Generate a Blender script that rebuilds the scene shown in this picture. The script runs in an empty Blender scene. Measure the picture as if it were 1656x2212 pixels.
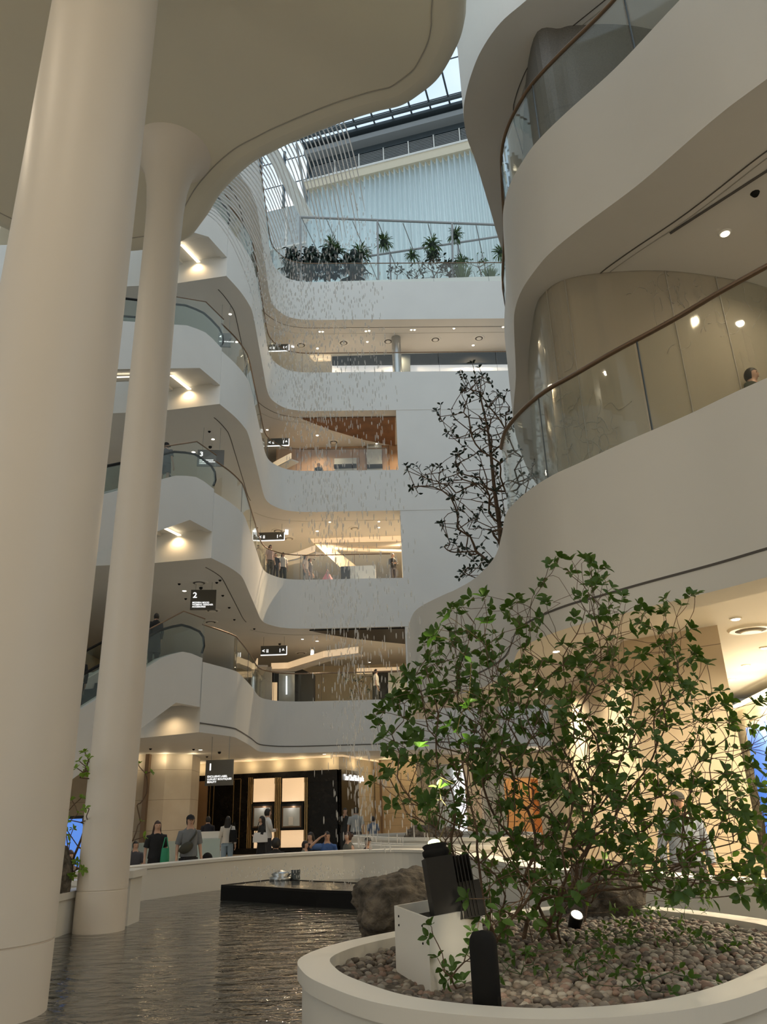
import bpy, bmesh, math, random
import numpy as np
from mathutils import Vector, Matrix
random.seed(7); rng = np.random.default_rng(7)
D = bpy.data; SC = bpy.context.scene; COL = SC.collection
PI = math.pi

# ------------------------------------------------------------------ camera
FPX = 1660.0; PITCH = math.radians(21.3); ROLL = math.radians(1.86); CZ = 1.6
Fw = Vector((0, math.cos(PITCH), math.sin(PITCH)))
_R0 = Vector((1, 0, 0)); _U0 = Vector((0, -math.sin(PITCH), math.cos(PITCH)))
Rt = _R0*math.cos(ROLL) - _U0*math.sin(ROLL); Up = _R0*math.sin(ROLL) + _U0*math.cos(ROLL)
CAMP = Vector((0, 0, CZ))
cd = D.cameras.new('camera'); cam = D.objects.new('camera', cd); COL.objects.link(cam)
cd.sensor_fit = 'VERTICAL'; cd.sensor_height = 36; cd.lens = 36*FPX/2212; cd.clip_start = .05; cd.clip_end = 400
cam.matrix_world = Matrix(((Rt.x, Up.x, -Fw.x, 0), (Rt.y, Up.y, -Fw.y, 0), (Rt.z, Up.z, -Fw.z, CZ), (0, 0, 0, 1)))
SC.camera = cam

def ray(x, y): return Fw + Rt*((x-828)/FPX) + Up*((1106-y)/FPX)
def atz(x, y, z):
    d = ray(x, y); return CAMP + d*((z-CZ)/d.z)
def aty(x, y, Y):
    d = ray(x, y); return CAMP + d*(Y/d.y)

# ------------------------------------------------------------------ world, light, exposure
W = D.worlds.new('world'); SC.world = W; W.use_nodes = True
nt = W.node_tree; bg = nt.nodes['Background']
tc = nt.nodes.new('ShaderNodeTexCoord'); nz = nt.nodes.new('ShaderNodeTexNoise'); nz.inputs['Scale'].default_value = 3.0; nz.inputs['Detail'].default_value = 5
cr = nt.nodes.new('ShaderNodeValToRGB')
cr.color_ramp.elements[0].position = .42; cr.color_ramp.elements[0].color = (.60, .75, .88, 1)
cr.color_ramp.elements[1].position = .62; cr.color_ramp.elements[1].color = (.96, .99, 1.0, 1)
nt.links.new(tc.outputs['Generated'], nz.inputs['Vector']); nt.links.new(nz.outputs['Fac'], cr.inputs['Fac']); nt.links.new(cr.outputs['Color'], bg.inputs['Color'])
bg.inputs['Strength'].default_value = 1.5
SC.view_settings.view_transform = 'Standard'; SC.view_settings.look = 'None'; SC.view_settings.gamma = 1; SC.view_settings.exposure = -0.28
SC.view_settings.use_curve_mapping = False
try:
    SC.cycles.max_bounces = 8; SC.cycles.transparent_max_bounces = 24; SC.cycles.use_denoising = True
    SC.cycles.sample_clamp_indirect = 4; SC.cycles.caustics_reflective = False; SC.cycles.caustics_refractive = False
except Exception: pass

def lamp(kind, name, loc, power, col=(1, .80, .56), rot=(0, 0, 0), size=.3, spot=2.4, blend=.6, label=None, cat=None, group=None):
    l = D.lights.new(name, kind); l.energy = power; l.color = col
    if kind == 'AREA': l.size = size
    else: l.shadow_soft_size = size
    if kind == 'SPOT': l.spot_size = spot; l.spot_blend = blend
    o = D.objects.new(name, l); COL.objects.link(o); o.location = loc; o.rotation_euler = rot
    return o

# ------------------------------------------------------------------ materials
MAT = {}
def mat(name, col, rough=.6, metal=0, noise=0, nscale=3, bump=0, bscale=20, emit=None, estr=0, spec=.5, trans=0, alpha=1, coat=0, col2=None, subsurf=0):
    m = D.materials.new(name); m.use_nodes = True; t = m.node_tree; b = t.nodes['Principled BSDF']
    b.inputs['Base Color'].default_value = (*col, 1); b.inputs['Roughness'].default_value = rough; b.inputs['Metallic'].default_value = metal
    b.inputs['Specular IOR Level'].default_value = spec; b.inputs['Transmission Weight'].default_value = trans; b.inputs['Alpha'].default_value = alpha
    b.inputs['Coat Weight'].default_value = coat
    tcn = t.nodes.new('ShaderNodeTexCoord')
    if noise or col2:
        n = t.nodes.new('ShaderNodeTexNoise'); n.inputs['Scale'].default_value = nscale; n.inputs['Detail'].default_value = 6
        r = t.nodes.new('ShaderNodeValToRGB'); r.color_ramp.elements[0].position = .3; r.color_ramp.elements[1].position = .7
        c2 = col2 if col2 else tuple(c*(1-noise) for c in col)
        r.color_ramp.elements[0].color = (*c2, 1); r.color_ramp.elements[1].color = (*col, 1)
        t.links.new(tcn.outputs['Object'], n.inputs['Vector']); t.links.new(n.outputs['Fac'], r.inputs['Fac']); t.links.new(r.outputs['Color'], b.inputs['Base Color'])
    if bump:
        n2 = t.nodes.new('ShaderNodeTexNoise'); n2.inputs['Scale'].default_value = bscale; n2.inputs['Detail'].default_value = 5
        bp = t.nodes.new('ShaderNodeBump'); bp.inputs['Strength'].default_value = bump; bp.inputs['Distance'].default_value = .05
        t.links.new(tcn.outputs['Object'], n2.inputs['Vector']); t.links.new(n2.outputs['Fac'], bp.inputs['Height']); t.links.new(bp.outputs['Normal'], b.inputs['Normal'])
    if emit: b.inputs['Emission Color'].default_value = (*emit, 1); b.inputs['Emission Strength'].default_value = estr
    MAT[name] = m; return m
def glassmat(name, tint, refl=.12, rough=.02, alphadiff=0.0, diffcol=(.8, .8, .75)):
    m = D.materials.new(name); m.use_nodes = True; t = m.node_tree; t.nodes.clear()
    o = t.nodes.new('ShaderNodeOutputMaterial'); tr = t.nodes.new('ShaderNodeBsdfTransparent'); tr.inputs['Color'].default_value = (*tint, 1)
    g = t.nodes.new('ShaderNodeBsdfGlossy'); g.inputs['Roughness'].default_value = rough; g.inputs['Color'].default_value = (.9, .95, .95, 1)
    lw = t.nodes.new('ShaderNodeLayerWeight'); lw.inputs['Blend'].default_value = .5; fr = t.nodes.new('ShaderNodeMath'); fr.operation = 'POWER'; fr.inputs[1].default_value = 4.0; t.links.new(lw.outputs['Facing'], fr.inputs[0])
    mt = t.nodes.new('ShaderNodeMath'); mt.operation = 'MULTIPLY_ADD'; mt.inputs[1].default_value = .75; mt.inputs[2].default_value = refl*.35; mt.use_clamp = True
    mx = t.nodes.new('ShaderNodeMixShader'); t.links.new(fr.outputs[0], mt.inputs[0]); t.links.new(mt.outputs[0], mx.inputs[0])
    if alphadiff:
        df = t.nodes.new('ShaderNodeBsdfDiffuse'); df.inputs['Color'].default_value = (*diffcol, 1)
        m2 = t.nodes.new('ShaderNodeMixShader'); m2.inputs[0].default_value = alphadiff
        t.links.new(tr.outputs[0], m2.inputs[1]); t.links.new(df.outputs[0], m2.inputs[2]); t.links.new(m2.outputs[0], mx.inputs[1])
    else: t.links.new(tr.outputs[0], mx.inputs[1])
    t.links.new(g.outputs[0], mx.inputs[2]); t.links.new(mx.outputs[0], o.inputs['Surface']); MAT[name] = m; return m

mat('plaster', (.76, .745, .705), .65, noise=.05, nscale=.6)
mat('canopy_plaster', (.80, .77, .65), .7, noise=.05, nscale=.35)
mat('column_paint', (.80, .74, .66), .45, noise=.03, nscale=.5)
mat('cream', (.80, .70, .52), .6)
mat('hall_cream', (.80, .74, .64), .6)
mat('ceiling_paint', (.72, .66, .58), .7)
mat('floor_stone', (.62, .55, .46), .25, noise=.12, nscale=1.2)
mat('groove', (.10, .09, .08), .7)
mat('softgroove', (.40, .38, .34), .7)
mat('white_rim', (.82, .80, .74), .4)
mat('black', (.010, .010, .010), .4, spec=.25)
mat('matte_black', (.014, .014, .014), .75, spec=.15)
mat('bronze', (.20, .13, .08), .35, metal=.6)
mat('steel', (.45, .47, .48), .3, metal=1)
mat('dark_steel', (.09, .11, .12), .45, metal=.4)
mat('grey_steel', (.33, .34, .34), .5)
mat('bark', (.16, .10, .06), .85, noise=.4, nscale=30, bump=.4, bscale=60)
mat('leaf', (.036, .085, .014), .48, spec=.35, col2=(.060, .120, .024), nscale=3)
mat('leaf_lit', (.16, .28, .04), .5, spec=.3)  # brightness of lit leaves put into the colour, for the left shrub
mat('leaf_dark', (.012, .028, .012), .55)
mat('leaf_mid', (.04, .09, .025), .5)
mat('fern', (.10, .17, .05), .6)
mat('skin', (.55, .34, .24), .55)
mat('hair', (.014, .011, .010), .5)
mat('brown_hair', (.05, .022, .014), .5)
mat('rock', (.21, .175, .135), .85, col2=(.045, .038, .03), nscale=9, bump=1.0, bscale=14)
m = mat('water_drop', (.95, .97, 1.0), .15, spec=.8); t = m.node_tree; b = t.nodes['Principled BSDF']; tl = t.nodes.new('ShaderNodeBsdfTranslucent'); tl.inputs['Color'].default_value = (1, 1, 1, 1)
mx = t.nodes.new('ShaderNodeMixShader'); mx.inputs[0].default_value = .5; t.links.new(b.outputs[0], mx.inputs[1]); t.links.new(tl.outputs[0], mx.inputs[2])
tp = t.nodes.new('ShaderNodeBsdfTransparent'); m2_ = t.nodes.new('ShaderNodeMixShader'); m2_.inputs[0].default_value = .58; t.links.new(mx.outputs[0], m2_.inputs[1]); t.links.new(tp.outputs[0], m2_.inputs[2]); t.links.new(m2_.outputs[0], t.nodes['Material Output'].inputs['Surface'])
m = mat('water_strand', (.95, .97, 1.0), .15, spec=.8); t = m.node_tree; b = t.nodes['Principled BSDF']; tl = t.nodes.new('ShaderNodeBsdfTranslucent'); tl.inputs['Color'].default_value = (1, 1, 1, 1)
mx = t.nodes.new('ShaderNodeMixShader'); mx.inputs[0].default_value = .5; t.links.new(b.outputs[0], mx.inputs[1]); t.links.new(tl.outputs[0], mx.inputs[2])
tp = t.nodes.new('ShaderNodeBsdfTransparent'); m2_ = t.nodes.new('ShaderNodeMixShader'); m2_.inputs[0].default_value = .12; t.links.new(mx.outputs[0], m2_.inputs[1]); t.links.new(tp.outputs[0], m2_.inputs[2]); t.links.new(m2_.outputs[0], t.nodes['Material Output'].inputs['Surface'])
mat('lamp_glow', (1, 1, 1), emit=(1, .86, .66), estr=9)
mat('strip_glow', (1, 1, 1), emit=(1, .84, .58), estr=2.6)
mat('cove_band', (1, .9, .75), emit=(1, .68, .38), estr=.62)  # emission imitating the wash of light along the cove ledges
mat('cove_glow', (1, 1, 1), emit=(1, .78, .46), estr=2.0)
mat('white_glow', (1, 1, 1), emit=(.95, .97, 1), estr=1.3)
mat('sign_glow', (1, 1, 1), emit=(1, 1, 1), estr=1.6)
mat('panel_glow', (1, .8, .6), emit=(1, .66, .36), estr=.75, bump=.2)
mat('screen_blue', (.1, .2, .6), emit=(.10, .28, .85), estr=.9)
mat('sign_dark', (.10, .095, .08), .3)
mat('wood', (.22, .11, .055), .5, noise=.35, nscale=2)
mat('wood_light', (.50, .32, .19), .5, noise=.15, nscale=2)
mat('gold', (.60, .42, .20), .3, metal=.8)
m = mat('linen', (.84, .90, .91), .9); t = m.node_tree; b = t.nodes['Principled BSDF']; tl = t.nodes.new('ShaderNodeBsdfTranslucent'); tl.inputs['Color'].default_value = (.92, .97, .96, 1)
mx = t.nodes.new('ShaderNodeMixShader'); mx.inputs[0].default_value = .5; t.links.new(b.outputs[0], mx.inputs[1]); t.links.new(tl.outputs[0], mx.inputs[2]); t.links.new(mx.outputs[0], t.nodes['Material Output'].inputs['Surface'])
mat('concrete_panel', (.62, .66, .65), .8, noise=.15, nscale=3)
glassmat('glass', (.955, .97, .96), .08)
glassmat('glass_dim', (.84, .88, .86), .15)
glassmat('sky_glass', (.93, .97, 1.0), .02)
glassmat('etched', (.86, .84, .78), .05, .1, .30, (.74, .69, .60))
glassmat('frosted', (.8, .88, .86), .1, .2, .35, (.72, .80, .78))
# stone cladding with horizontal joints
def stonemat(name, c1, c2, joint=(.30, .24, .17), h=.9):
    m = mat(name, c1, .55, col2=c2, nscale=1.3); t = m.node_tree; b = t.nodes['Principled BSDF']
    tcn = t.nodes.new('ShaderNodeTexCoord'); sp = t.nodes.new('ShaderNodeSeparateXYZ'); t.links.new(tcn.outputs['Object'], sp.inputs[0])
    a = t.nodes.new('ShaderNodeMath'); a.operation = 'DIVIDE'; a.inputs[1].default_value = h; t.links.new(sp.outputs['Z'], a.inputs[0])
    f = t.nodes.new('ShaderNodeMath'); f.operation = 'FRACT'; t.links.new(a.outputs[0], f.inputs[0])
    g = t.nodes.new('ShaderNodeMath'); g.operation = 'LESS_THAN'; g.inputs[1].default_value = .012; t.links.new(f.outputs[0], g.inputs[0])
    mx = t.nodes.new('ShaderNodeMixRGB'); mx.inputs[2].default_value = (*joint, 1); src = b.inputs['Base Color'].links[0].from_socket
    t.links.new(g.outputs[0], mx.inputs[0]); t.links.new(src, mx.inputs[1]); t.links.new(mx.outputs[0], b.inputs['Base Color']); return m
stonemat('stone', (.74, .63, .47), (.64, .52, .37), h=.93)
stonemat('stone_light', (.70, .64, .54), (.62, .55, .45), h=1.16)
# pool water
m = mat('pool_water', (.060, .057, .048), .06, spec=.8); t = m.node_tree; b = t.nodes['Principled BSDF']
tcn = t.nodes.new('ShaderNodeTexCoord'); mp = t.nodes.new('ShaderNodeMapping'); mp.inputs['Scale'].default_value = (1.0, 1.9, 1)
n1 = t.nodes.new('ShaderNodeTexNoise'); n1.inputs['Scale'].default_value = 2.9; n1.inputs['Detail'].default_value = 4; n1.inputs['Distortion'].default_value = .6
bp = t.nodes.new('ShaderNodeBump'); bp.inputs['Strength'].default_value = .6; bp.inputs['Distance'].default_value = .07
t.links.new(tcn.outputs['Object'], mp.inputs[0]); t.links.new(mp.outputs[0], n1.inputs['Vector']); t.links.new(n1.outputs['Fac'], bp.inputs['Height']); t.links.new(bp.outputs['Normal'], b.inputs['Normal'])
m = mat('still_water', (.05, .05, .045), .12, spec=.8, bump=.25, bscale=5)
# black veined marble
mat('black_marble', (.010, .009, .008), .25, col2=(.004, .004, .004), nscale=4, spec=.25)
# embossed light panels on the right hand shop wall
m = mat('woven_panel', (.88, .83, .66), .5); t = m.node_tree; b = t.nodes['Principled BSDF']
tcn = t.nodes.new('ShaderNodeTexCoord'); vr = t.nodes.new('ShaderNodeTexVoronoi'); vr.inputs['Scale'].default_value = 10; vr.inputs['Randomness'].default_value = .15; vr.distance = 'MANHATTAN'
bp = t.nodes.new('ShaderNodeBump'); bp.inputs['Strength'].default_value = .5; bp.inputs['Distance'].default_value = .04
t.links.new(tcn.outputs['Object'], vr.inputs['Vector']); t.links.new(vr.outputs['Distance'], bp.inputs['Height']); t.links.new(bp.outputs['Normal'], b.inputs['Normal'])
for i, c in enumerate([(.22, .175, .14), (.31, .27, .225), (.17, .145, .12), (.28, .19, .15), (.38, .35, .30), (.12, .10, .085)]):
    mat('pebble_%d' % i, c, .6, noise=.3, nscale=25)

# ------------------------------------------------------------------ object helpers
def tag(o, label=None, cat=None, group=None, kind=None):
    if label: o['label'] = label
    if cat: o['category'] = cat
    if group: o['group'] = group
    if kind: o['kind'] = kind
    return o
def link(name, me, parent=None, loc=None):
    o = D.objects.new(name, me); COL.objects.link(o)
    if parent is not None: o.parent = parent
    if loc is not None: o.location = loc
    return o
def thing(name, label, cat, loc=(0, 0, 0), rotz=0, group=None):
    o = D.objects.new(name, None); COL.objects.link(o); o.location = loc; o.rotation_euler = (0, 0, rotz); o.empty_display_size = .1
    return tag(o, label, cat, group)

class MB:
    def __init__(s): s.v = []; s.f = []; s.sm = []
    def add(s, vs, fs, smooth=False):
        n = len(s.v); s.v += [tuple(v) for v in vs]; s.f += [tuple(i+n for i in f) for f in fs]; s.sm += [smooth]*len(fs); return s
    def box(s, c, d, rz=0, M=None):
        hx, hy, hz = d[0]/2, d[1]/2, d[2]/2; vs = []
        for x, y, z in [(-1, -1, -1), (1, -1, -1), (1, 1, -1), (-1, 1, -1), (-1, -1, 1), (1, -1, 1), (1, 1, 1), (-1, 1, 1)]:
            p = Vector((x*hx, y*hy, z*hz))
            if M is not None: p = M @ p
            elif rz: p = Matrix.Rotation(rz, 3, 'Z') @ p
            vs.append(p + Vector(c))
        return s.add(vs, [(0, 3, 2, 1), (4, 5, 6, 7), (0, 1, 5, 4), (1, 2, 6, 5), (2, 3, 7, 6), (3, 0, 4, 7)])
    def prism(s, poly, z0, z1, smooth=False):
        n = len(poly); vs = [(p[0], p[1], z0) for p in poly] + [(p[0], p[1], z1) for p in poly]
        k = len(s.v); s.add(vs, [tuple(range(n-1, -1, -1)), tuple(range(n, 2*n))], False)
        s.f += [(k+i, k+(i+1) % n, k+n+(i+1) % n, k+n+i) for i in range(n)]; s.sm += [smooth]*n; return s
    def ring(s, outer, inner, z0, z1, smooth=True, closed=True):
        n = len(outer); m_ = n if closed else n-1
        vs = [(p[0], p[1], z0) for p in outer]+[(p[0], p[1], z1) for p in outer]+[(p[0], p[1], z1) for p in inner]+[(p[0], p[1], z0) for p in inner]
        fs = []
        for i in range(m_):
            j = (i+1) % n
            fs += [(i, j, n+j, n+i), (n+i, n+j, 2*n+j, 2*n+i), (2*n+i, 2*n+j, 3*n+j, 3*n+i), (3*n+i, 3*n+j, j, i)]
        if not closed: fs += [(0, n, 2*n, 3*n), (n-1, 4*n-1, 3*n-1, 2*n-1)]
        return s.add(vs, fs, False)
    def strip(s, pts, z0, z1):
        n = len(pts); return s.add([(p[0], p[1], z0) for p in pts]+[(p[0], p[1], z1) for p in pts], [(i, i+1, n+i+1, n+i) for i in range(n-1)], True)
    def tube(s, pts, r, n=8, caps=True, smooth=True):
        pts = [Vector(p) for p in pts]; N = len(pts); rs = r if isinstance(r, (list, tuple)) else [r]*N; vs = []
        up = Vector((0, 0, 1)); u = None
        for i, p in enumerate(pts):
            t_ = (pts[min(i+1, N-1)]-pts[max(i-1, 0)]); t_ = t_.normalized() if t_.length > 1e-9 else Vector((0, 0, 1))
            if u is None:
                u = t_.cross(up) if abs(t_.z) < .95 else t_.cross(Vector((1, 0, 0)))
            u = (u - t_*u.dot(t_))
            u = u.normalized() if u.length > 1e-6 else t_.orthogonal().normalized()
            w = t_.cross(u)
            for k in range(n):
                a = 2*PI*k/n; vs.append(p+(u*math.cos(a)+w*math.sin(a))*rs[i])
        fs = [(i*n+k, i*n+(k+1) % n, (i+1)*n+(k+1) % n, (i+1)*n+k) for i in range(N-1) for k in range(n)]
        s.add(vs, fs, smooth)
        if caps:
            s.add(vs[:n], [tuple(range(n-1, -1, -1))]); s.add(vs[-n:], [tuple(range(n))])
        return s
    def loft(s, secs, n=14, caps=True):   # (cx,cy,cz,rx,ry)
        vs = []; 
        for (x, y, z, a, b_) in secs:
            for k in range(n):
                t_ = 2*PI*k/n; vs.append((x+a*math.cos(t_), y+b_*math.sin(t_), z))
        N = len(secs); fs = [(i*n+k, i*n+(k+1) % n, (i+1)*n+(k+1) % n, (i+1)*n+k) for i in range(N-1) for k in range(n)]
        s.add(vs, fs, True)
        if caps:
            s.add(vs[:n], [tuple(range(n-1, -1, -1))]); s.add(vs[-n:], [tuple(range(n))])
        return s
    def lathe(s, prof, c=(0, 0, 0), n=32):
        return s.loft([(c[0], c[1], c[2]+z, r, r) for r, z in prof], n)
    def ell(s, c, r, n=10, m_=7, M=None, jit=0):
        vs = []
        for i in range(m_+1):
            ph = PI*i/m_
            for k in range(n):
                a = 2*PI*k/n; q = 1+(random.uniform(-jit, jit) if jit else 0)
                p = Vector((r[0]*math.sin(ph)*math.cos(a), r[1]*math.sin(ph)*math.sin(a), r[2]*math.cos(ph)))*q
                if M is not None: p = M @ p
                vs.append(p+Vector(c))
        fs = [(i*n+k, (i+1)*n+k, (i+1)*n+(k+1) % n, i*n+(k+1) % n) for i in range(m_) for k in range(n)]
        return s.add(vs, fs, True)
    def mesh(s, name, m):
        me = D.meshes.new(name); me.from_pydata(s.v, [], s.f); me.materials.append(MAT[m] if isinstance(m, str) else m)
        me.polygons.foreach_set('use_smooth', s.sm); me.update(); return me
    def obj(s, name, m, parent=None, loc=None): return link(name, s.mesh(name, m), parent, loc)

def cr_(pts, k=6, closed=False):      # catmull-rom
    P = [Vector((*p[:2], 0)) if len(p) == 2 else Vector(p) for p in pts]; n = len(P); out = []
    for i in range(n if closed else n-1):
        p0 = P[(i-1) % n] if closed or i > 0 else P[0]; p1 = P[i]; p2 = P[(i+1) % n]; p3 = P[(i+2) % n] if closed or i+2 < n else P[-1]
        for j in range(k):
            t_ = j/k; out.append(.5*((2*p1)+(p2-p0)*t_+(2*p0-5*p1+4*p2-p3)*t_*t_+(3*p1-p0-3*p2+p3)*t_**3))
    if not closed: out.append(P[-1])
    return out
def offset(pts, d, closed=False):
    out = []; n = len(pts)
    for i, p in enumerate(pts):
        a = pts[(i-1) % n] if closed else pts[max(i-1, 0)]; b_ = pts[(i+1) % n] if closed else pts[min(i+1, n-1)]
        t_ = Vector((b_[0]-a[0], b_[1]-a[1], 0)).normalized(); out.append(Vector((p[0]-t_.y*d, p[1]+t_.x*d, p[2] if len(p) > 2 else 0)))
    return out
def resample(pts, step):
    out = [Vector(pts[0])]; acc = 0
    for a, b_ in zip(pts[:-1], pts[1:]):
        a = Vector(a); b_ = Vector(b_); L = (b_-a).length
        if L < 1e-9: continue
        pos = step-acc
        while pos <= L: out.append(a+(b_-a)*(pos/L)); pos += step
        acc = (acc+L) % step
    return out
def S(o): o['kind'] = 'structure'; return o
def rail(edge, z, label, h=1.05, r=.028, inset=.10, panel=2.2, cat='railing', group=None, gm='glass', name='glass_railing'):
    """glass guard with a bronze handrail along a slab edge; every pane a part"""
    e = offset(edge, inset); root = thing(name, label, cat, (e[0].x, e[0].y, z), group=group); o = Vector((e[0].x, e[0].y, z))
    seg = []; acc = 0; cur = [e[0]]
    for a, b_ in zip(e[:-1], e[1:]):
        cur.append(b_); acc += (Vector(b_)-Vector(a)).length
        if acc >= panel: seg.append(cur); cur = [b_]; acc = 0
    if len(cur) > 1: seg.append(cur)
    for sg in seg:
        q = [Vector((p[0], p[1], 0))-Vector((o.x, o.y, 0)) for p in sg]
        if len(q) > 1:
            q = list(q); q[0] = q[0]+(q[1]-q[0])*.04/max((q[1]-q[0]).length, .05)
        mb = MB(); mb.ring(q, offset(q, .015), 0, h-.03, closed=False); mb.obj('glass_panel', gm, root)
        if sg is not seg[0]:
            s_ = MB(); s_.box((q[0].x, q[0].y, (h-.03)/2), (.012, .03, h-.03)); s_.obj('panel_joint', 'dark_steel', root)
    mb = MB(); mb.tube([Vector((p[0]-o.x, p[1]-o.y, h)) for p in e], r, 8); mb.obj('handrail', 'bronze', root)
    return root

def rot(v, a): return Vector((v[0]*math.cos(a)-v[1]*math.sin(a), v[0]*math.sin(a)+v[1]*math.cos(a), 0))
def rebase(root, loc):
    loc = Vector(loc); root.location = loc
    for o in root.children:
        if o.type == 'MESH': o.data.transform(Matrix.Translation(-loc))
ORD = ['first', 'second', 'third', 'fourth', 'fifth', 'sixth', 'seventh', 'eighth', 'ninth', 'tenth', 'eleventh', 'twelfth', 'thirteenth']
for nm_, tc_ in (('leaf', (.11, .22, .02, 1)), ('leaf_lit', (.35, .55, .05, 1)), ('leaf_mid', (.10, .20, .03, 1))):
    t = MAT[nm_].node_tree; b = t.nodes['Principled BSDF']; tl = t.nodes.new('ShaderNodeBsdfTranslucent'); tl.inputs['Color'].default_value = tc_; mx = t.nodes.new('ShaderNodeMixShader'); mx.inputs[0].default_value = .28
    t.links.new(b.outputs[0], mx.inputs[1]); t.links.new(tl.outputs[0], mx.inputs[2]); t.links.new(mx.outputs[0], t.nodes['Material Output'].inputs['Surface'])
mat('store_glow', (.9, .9, .92), emit=(.95, .95, 1), estr=.38)
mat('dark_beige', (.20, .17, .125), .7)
#--PART2--

# ------------------------------------------------------------------ big structure
LV = {2: (4.1, 6.3), 3: (9.6, 11.95), 4: (15.4, 17.6), 5: (21.0, 23.3), 6: (26.6, 29.1)}
EDGE = [(-5.75, 24.2), (-5.4, 25.15), (-5.2, 26.0), (-5.15, 26.7), (-5.25, 28.5), (-5.4, 31), (-5.5, 32.7), (-5.45, 33.6), (-5.2, 34.2), (-4.8, 34.7), (-4.2, 34.97), (-3.4, 35.07), (-1.5, 35.15), (.8, 35.25), (4, 35.38), (9.5, 35.6)]
EDGE2 = [(-6.0, 24.9), (-5.35, 26.6), (-5.28, 27.6), (-5.36, 30.4), (-5.5, 32.7), (-5.45, 33.6), (-5.2, 34.2), (-4.8, 34.7), (-4.2, 34.97), (-3.4, 35.07), (-1.5, 35.15), (.8, 35.25), (4.0, 35.38)]
edges = {}
for k, (zb, zt) in LV.items():
    e = cr_(EDGE2 if k == 2 else EDGE, 5); edges[k] = e
    tail = [(13, 35.8), (13, 60), (-24, 60), (-24, 26.6 if k == 2 else 24.9), (-8.1, 26.1 if k == 2 else 24.6)]
    if k == 2: tail = [(4.0, 60)] + tail[2:]
    mb = MB(); mb.prism(list(e)+[Vector((*p, 0)) for p in tail], zb, zt); S(mb.obj('floor_slab', 'plaster'))
# second piece of the level two slab, right of the gap
mb = MB(); mb.prism([(4.9, 35.4), (9.5, 35.6), (9.5, 60), (4.9, 60)], 4.1, 6.3); S(mb.obj('floor_slab', 'plaster'))
# reveal line on the level two fascia
mb = MB(); mb.ring(offset(edges[2], -.012), edges[2], 4.36, 4.40, closed=False); S(mb.obj('trim_1', 'groove'))
for k in (3, 4, 5, 6):     # black shadow gaps let into the undersides, parallel to the edge
    zb = LV[k][0]
    e = offset(edges[k], .75)[4:34] if k < 5 else offset(edges[k], .75)[3:]
    mb = MB(); mb.ring(offset(e, -.03), e, zb-.012, zb-.002, closed=False); S(mb.obj('trim_2', 'groove'))
    e = offset(edges[k], 1.3)[40:]
    mb = MB(); mb.ring(offset(e, -.012), e, zb-.012, zb-.002, closed=False); S(mb.obj('trim_3', 'softgroove'))
# solid white wall right of the level two to five openings
mb = MB(); mb.prism([(.82, 35.27), (9.5, 35.62), (9.5, 36.3), (.82, 36.0)], 6.3, 21.0); S(mb.obj('wall_back', 'plaster'))

# right hand stack of curved balconies
def sc(pts, k): return [(p[0]*k, p[1]*k) for p in pts]
R2 = [(.47, 18.6), (.53, 16.9), (.68, 15.9), (1.13, 14.95), (1.36, 14.55), (1.66, 13.8), (1.87, 12.6), (1.85, 11.5), (1.79, 10.65), (1.82, 10.2), (1.97, 9.65), (2.2, 9.15), (2.5, 8.75), (2.87, 8.25), (3.4, 7.6), (3.93, 6.87), (5.2, 5.4), (7.2, 3.6), (10, 1.4)]
R2e = cr_(R2, 5)
R3e = cr_(sc([(7.2, 24), (4.4, 19.5), (3.1, 15.9), (2.72, 13.3), (2.45, 11.7), (2.38, 11.1), (2.42, 10.55), (2.58, 10.0), (2.75, 9.62), (3.1, 9.1), (3.7, 8.3), (4.3, 7.3), (4.75, 6.7), (6.2, 4.9), (8.5, 2.6), (12, 0)], .9125), 5)
R4e = cr_(sc([(7.8, 26), (4.9, 20.5), (3.4, 16.6), (2.9, 15.1), (2.4, 13.6), (2.1, 12.8), (1.98, 12.2), (1.98, 11.8), (2.05, 11.3), (2.2, 10.75), (2.5, 10.2), (2.95, 9.75), (3.9, 8.8), (5.6, 7), (8.5, 4.2), (12, 1)], .909), 5)
mb = MB(); mb.prism(list(R2e)+[Vector(p) for p in [(16, 1.4, 0), (16, 20, 0), (1.2, 20, 0)]], 4.0, 5.6); S(mb.obj('floor_slab', 'plaster'))
mb = MB(); mb.ring(R2e, offset(R2e, .5), 3.6, 4.0, closed=False); S(mb.obj('trim_4', 'plaster'))
mb = MB(); mb.ring(offset(R2e, -.008), R2e, 3.86, 3.885, closed=False); S(mb.obj('trim_5', 'groove'))
for d_, m_ in ((.9, 'softgroove'), (1.15, 'groove')):
    e = offset(R2e, d_)[52:]; mb = MB(); mb.ring(e, offset(e, .015), 3.985, 3.998, closed=False); S(mb.obj('trim_6', m_))
mb = MB(); mb.prism(list(R3e)+[Vector(p) for p in [(18, 0, 0), (18, 24, 0)]], 8.9, 10.95); S(mb.obj('floor_slab', 'plaster'))
mb = MB(); mb.prism(list(R4e)+[Vector(p) for p in [(18, 1, 0), (18, 25, 0)]], 14.15, 16.4); S(mb.obj('floor_slab', 'plaster'))
for E_, zb in ((R3e, 8.9), (R4e, 14.15)):
    for d_, w_, m_ in ((.95, .015, 'groove'), (1.06, .008, 'softgroove')):
        e = offset(E_, d_); mb = MB(); mb.ring(e, offset(e, w_), zb-.012, zb-.002, closed=False); S(mb.obj('trim_7', m_))
# straight slot in the underside of the level three balcony
a, b_ = atz(1447, 503, 8.9), atz(1656, 368, 8.9)
mb = MB(); mb.tube([a+Vector((0, 0, -.008)), b_+(b_-a)*.5+Vector((0, 0, -.008))], .022, 4); S(mb.obj('trim_8', 'groove'))
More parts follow.
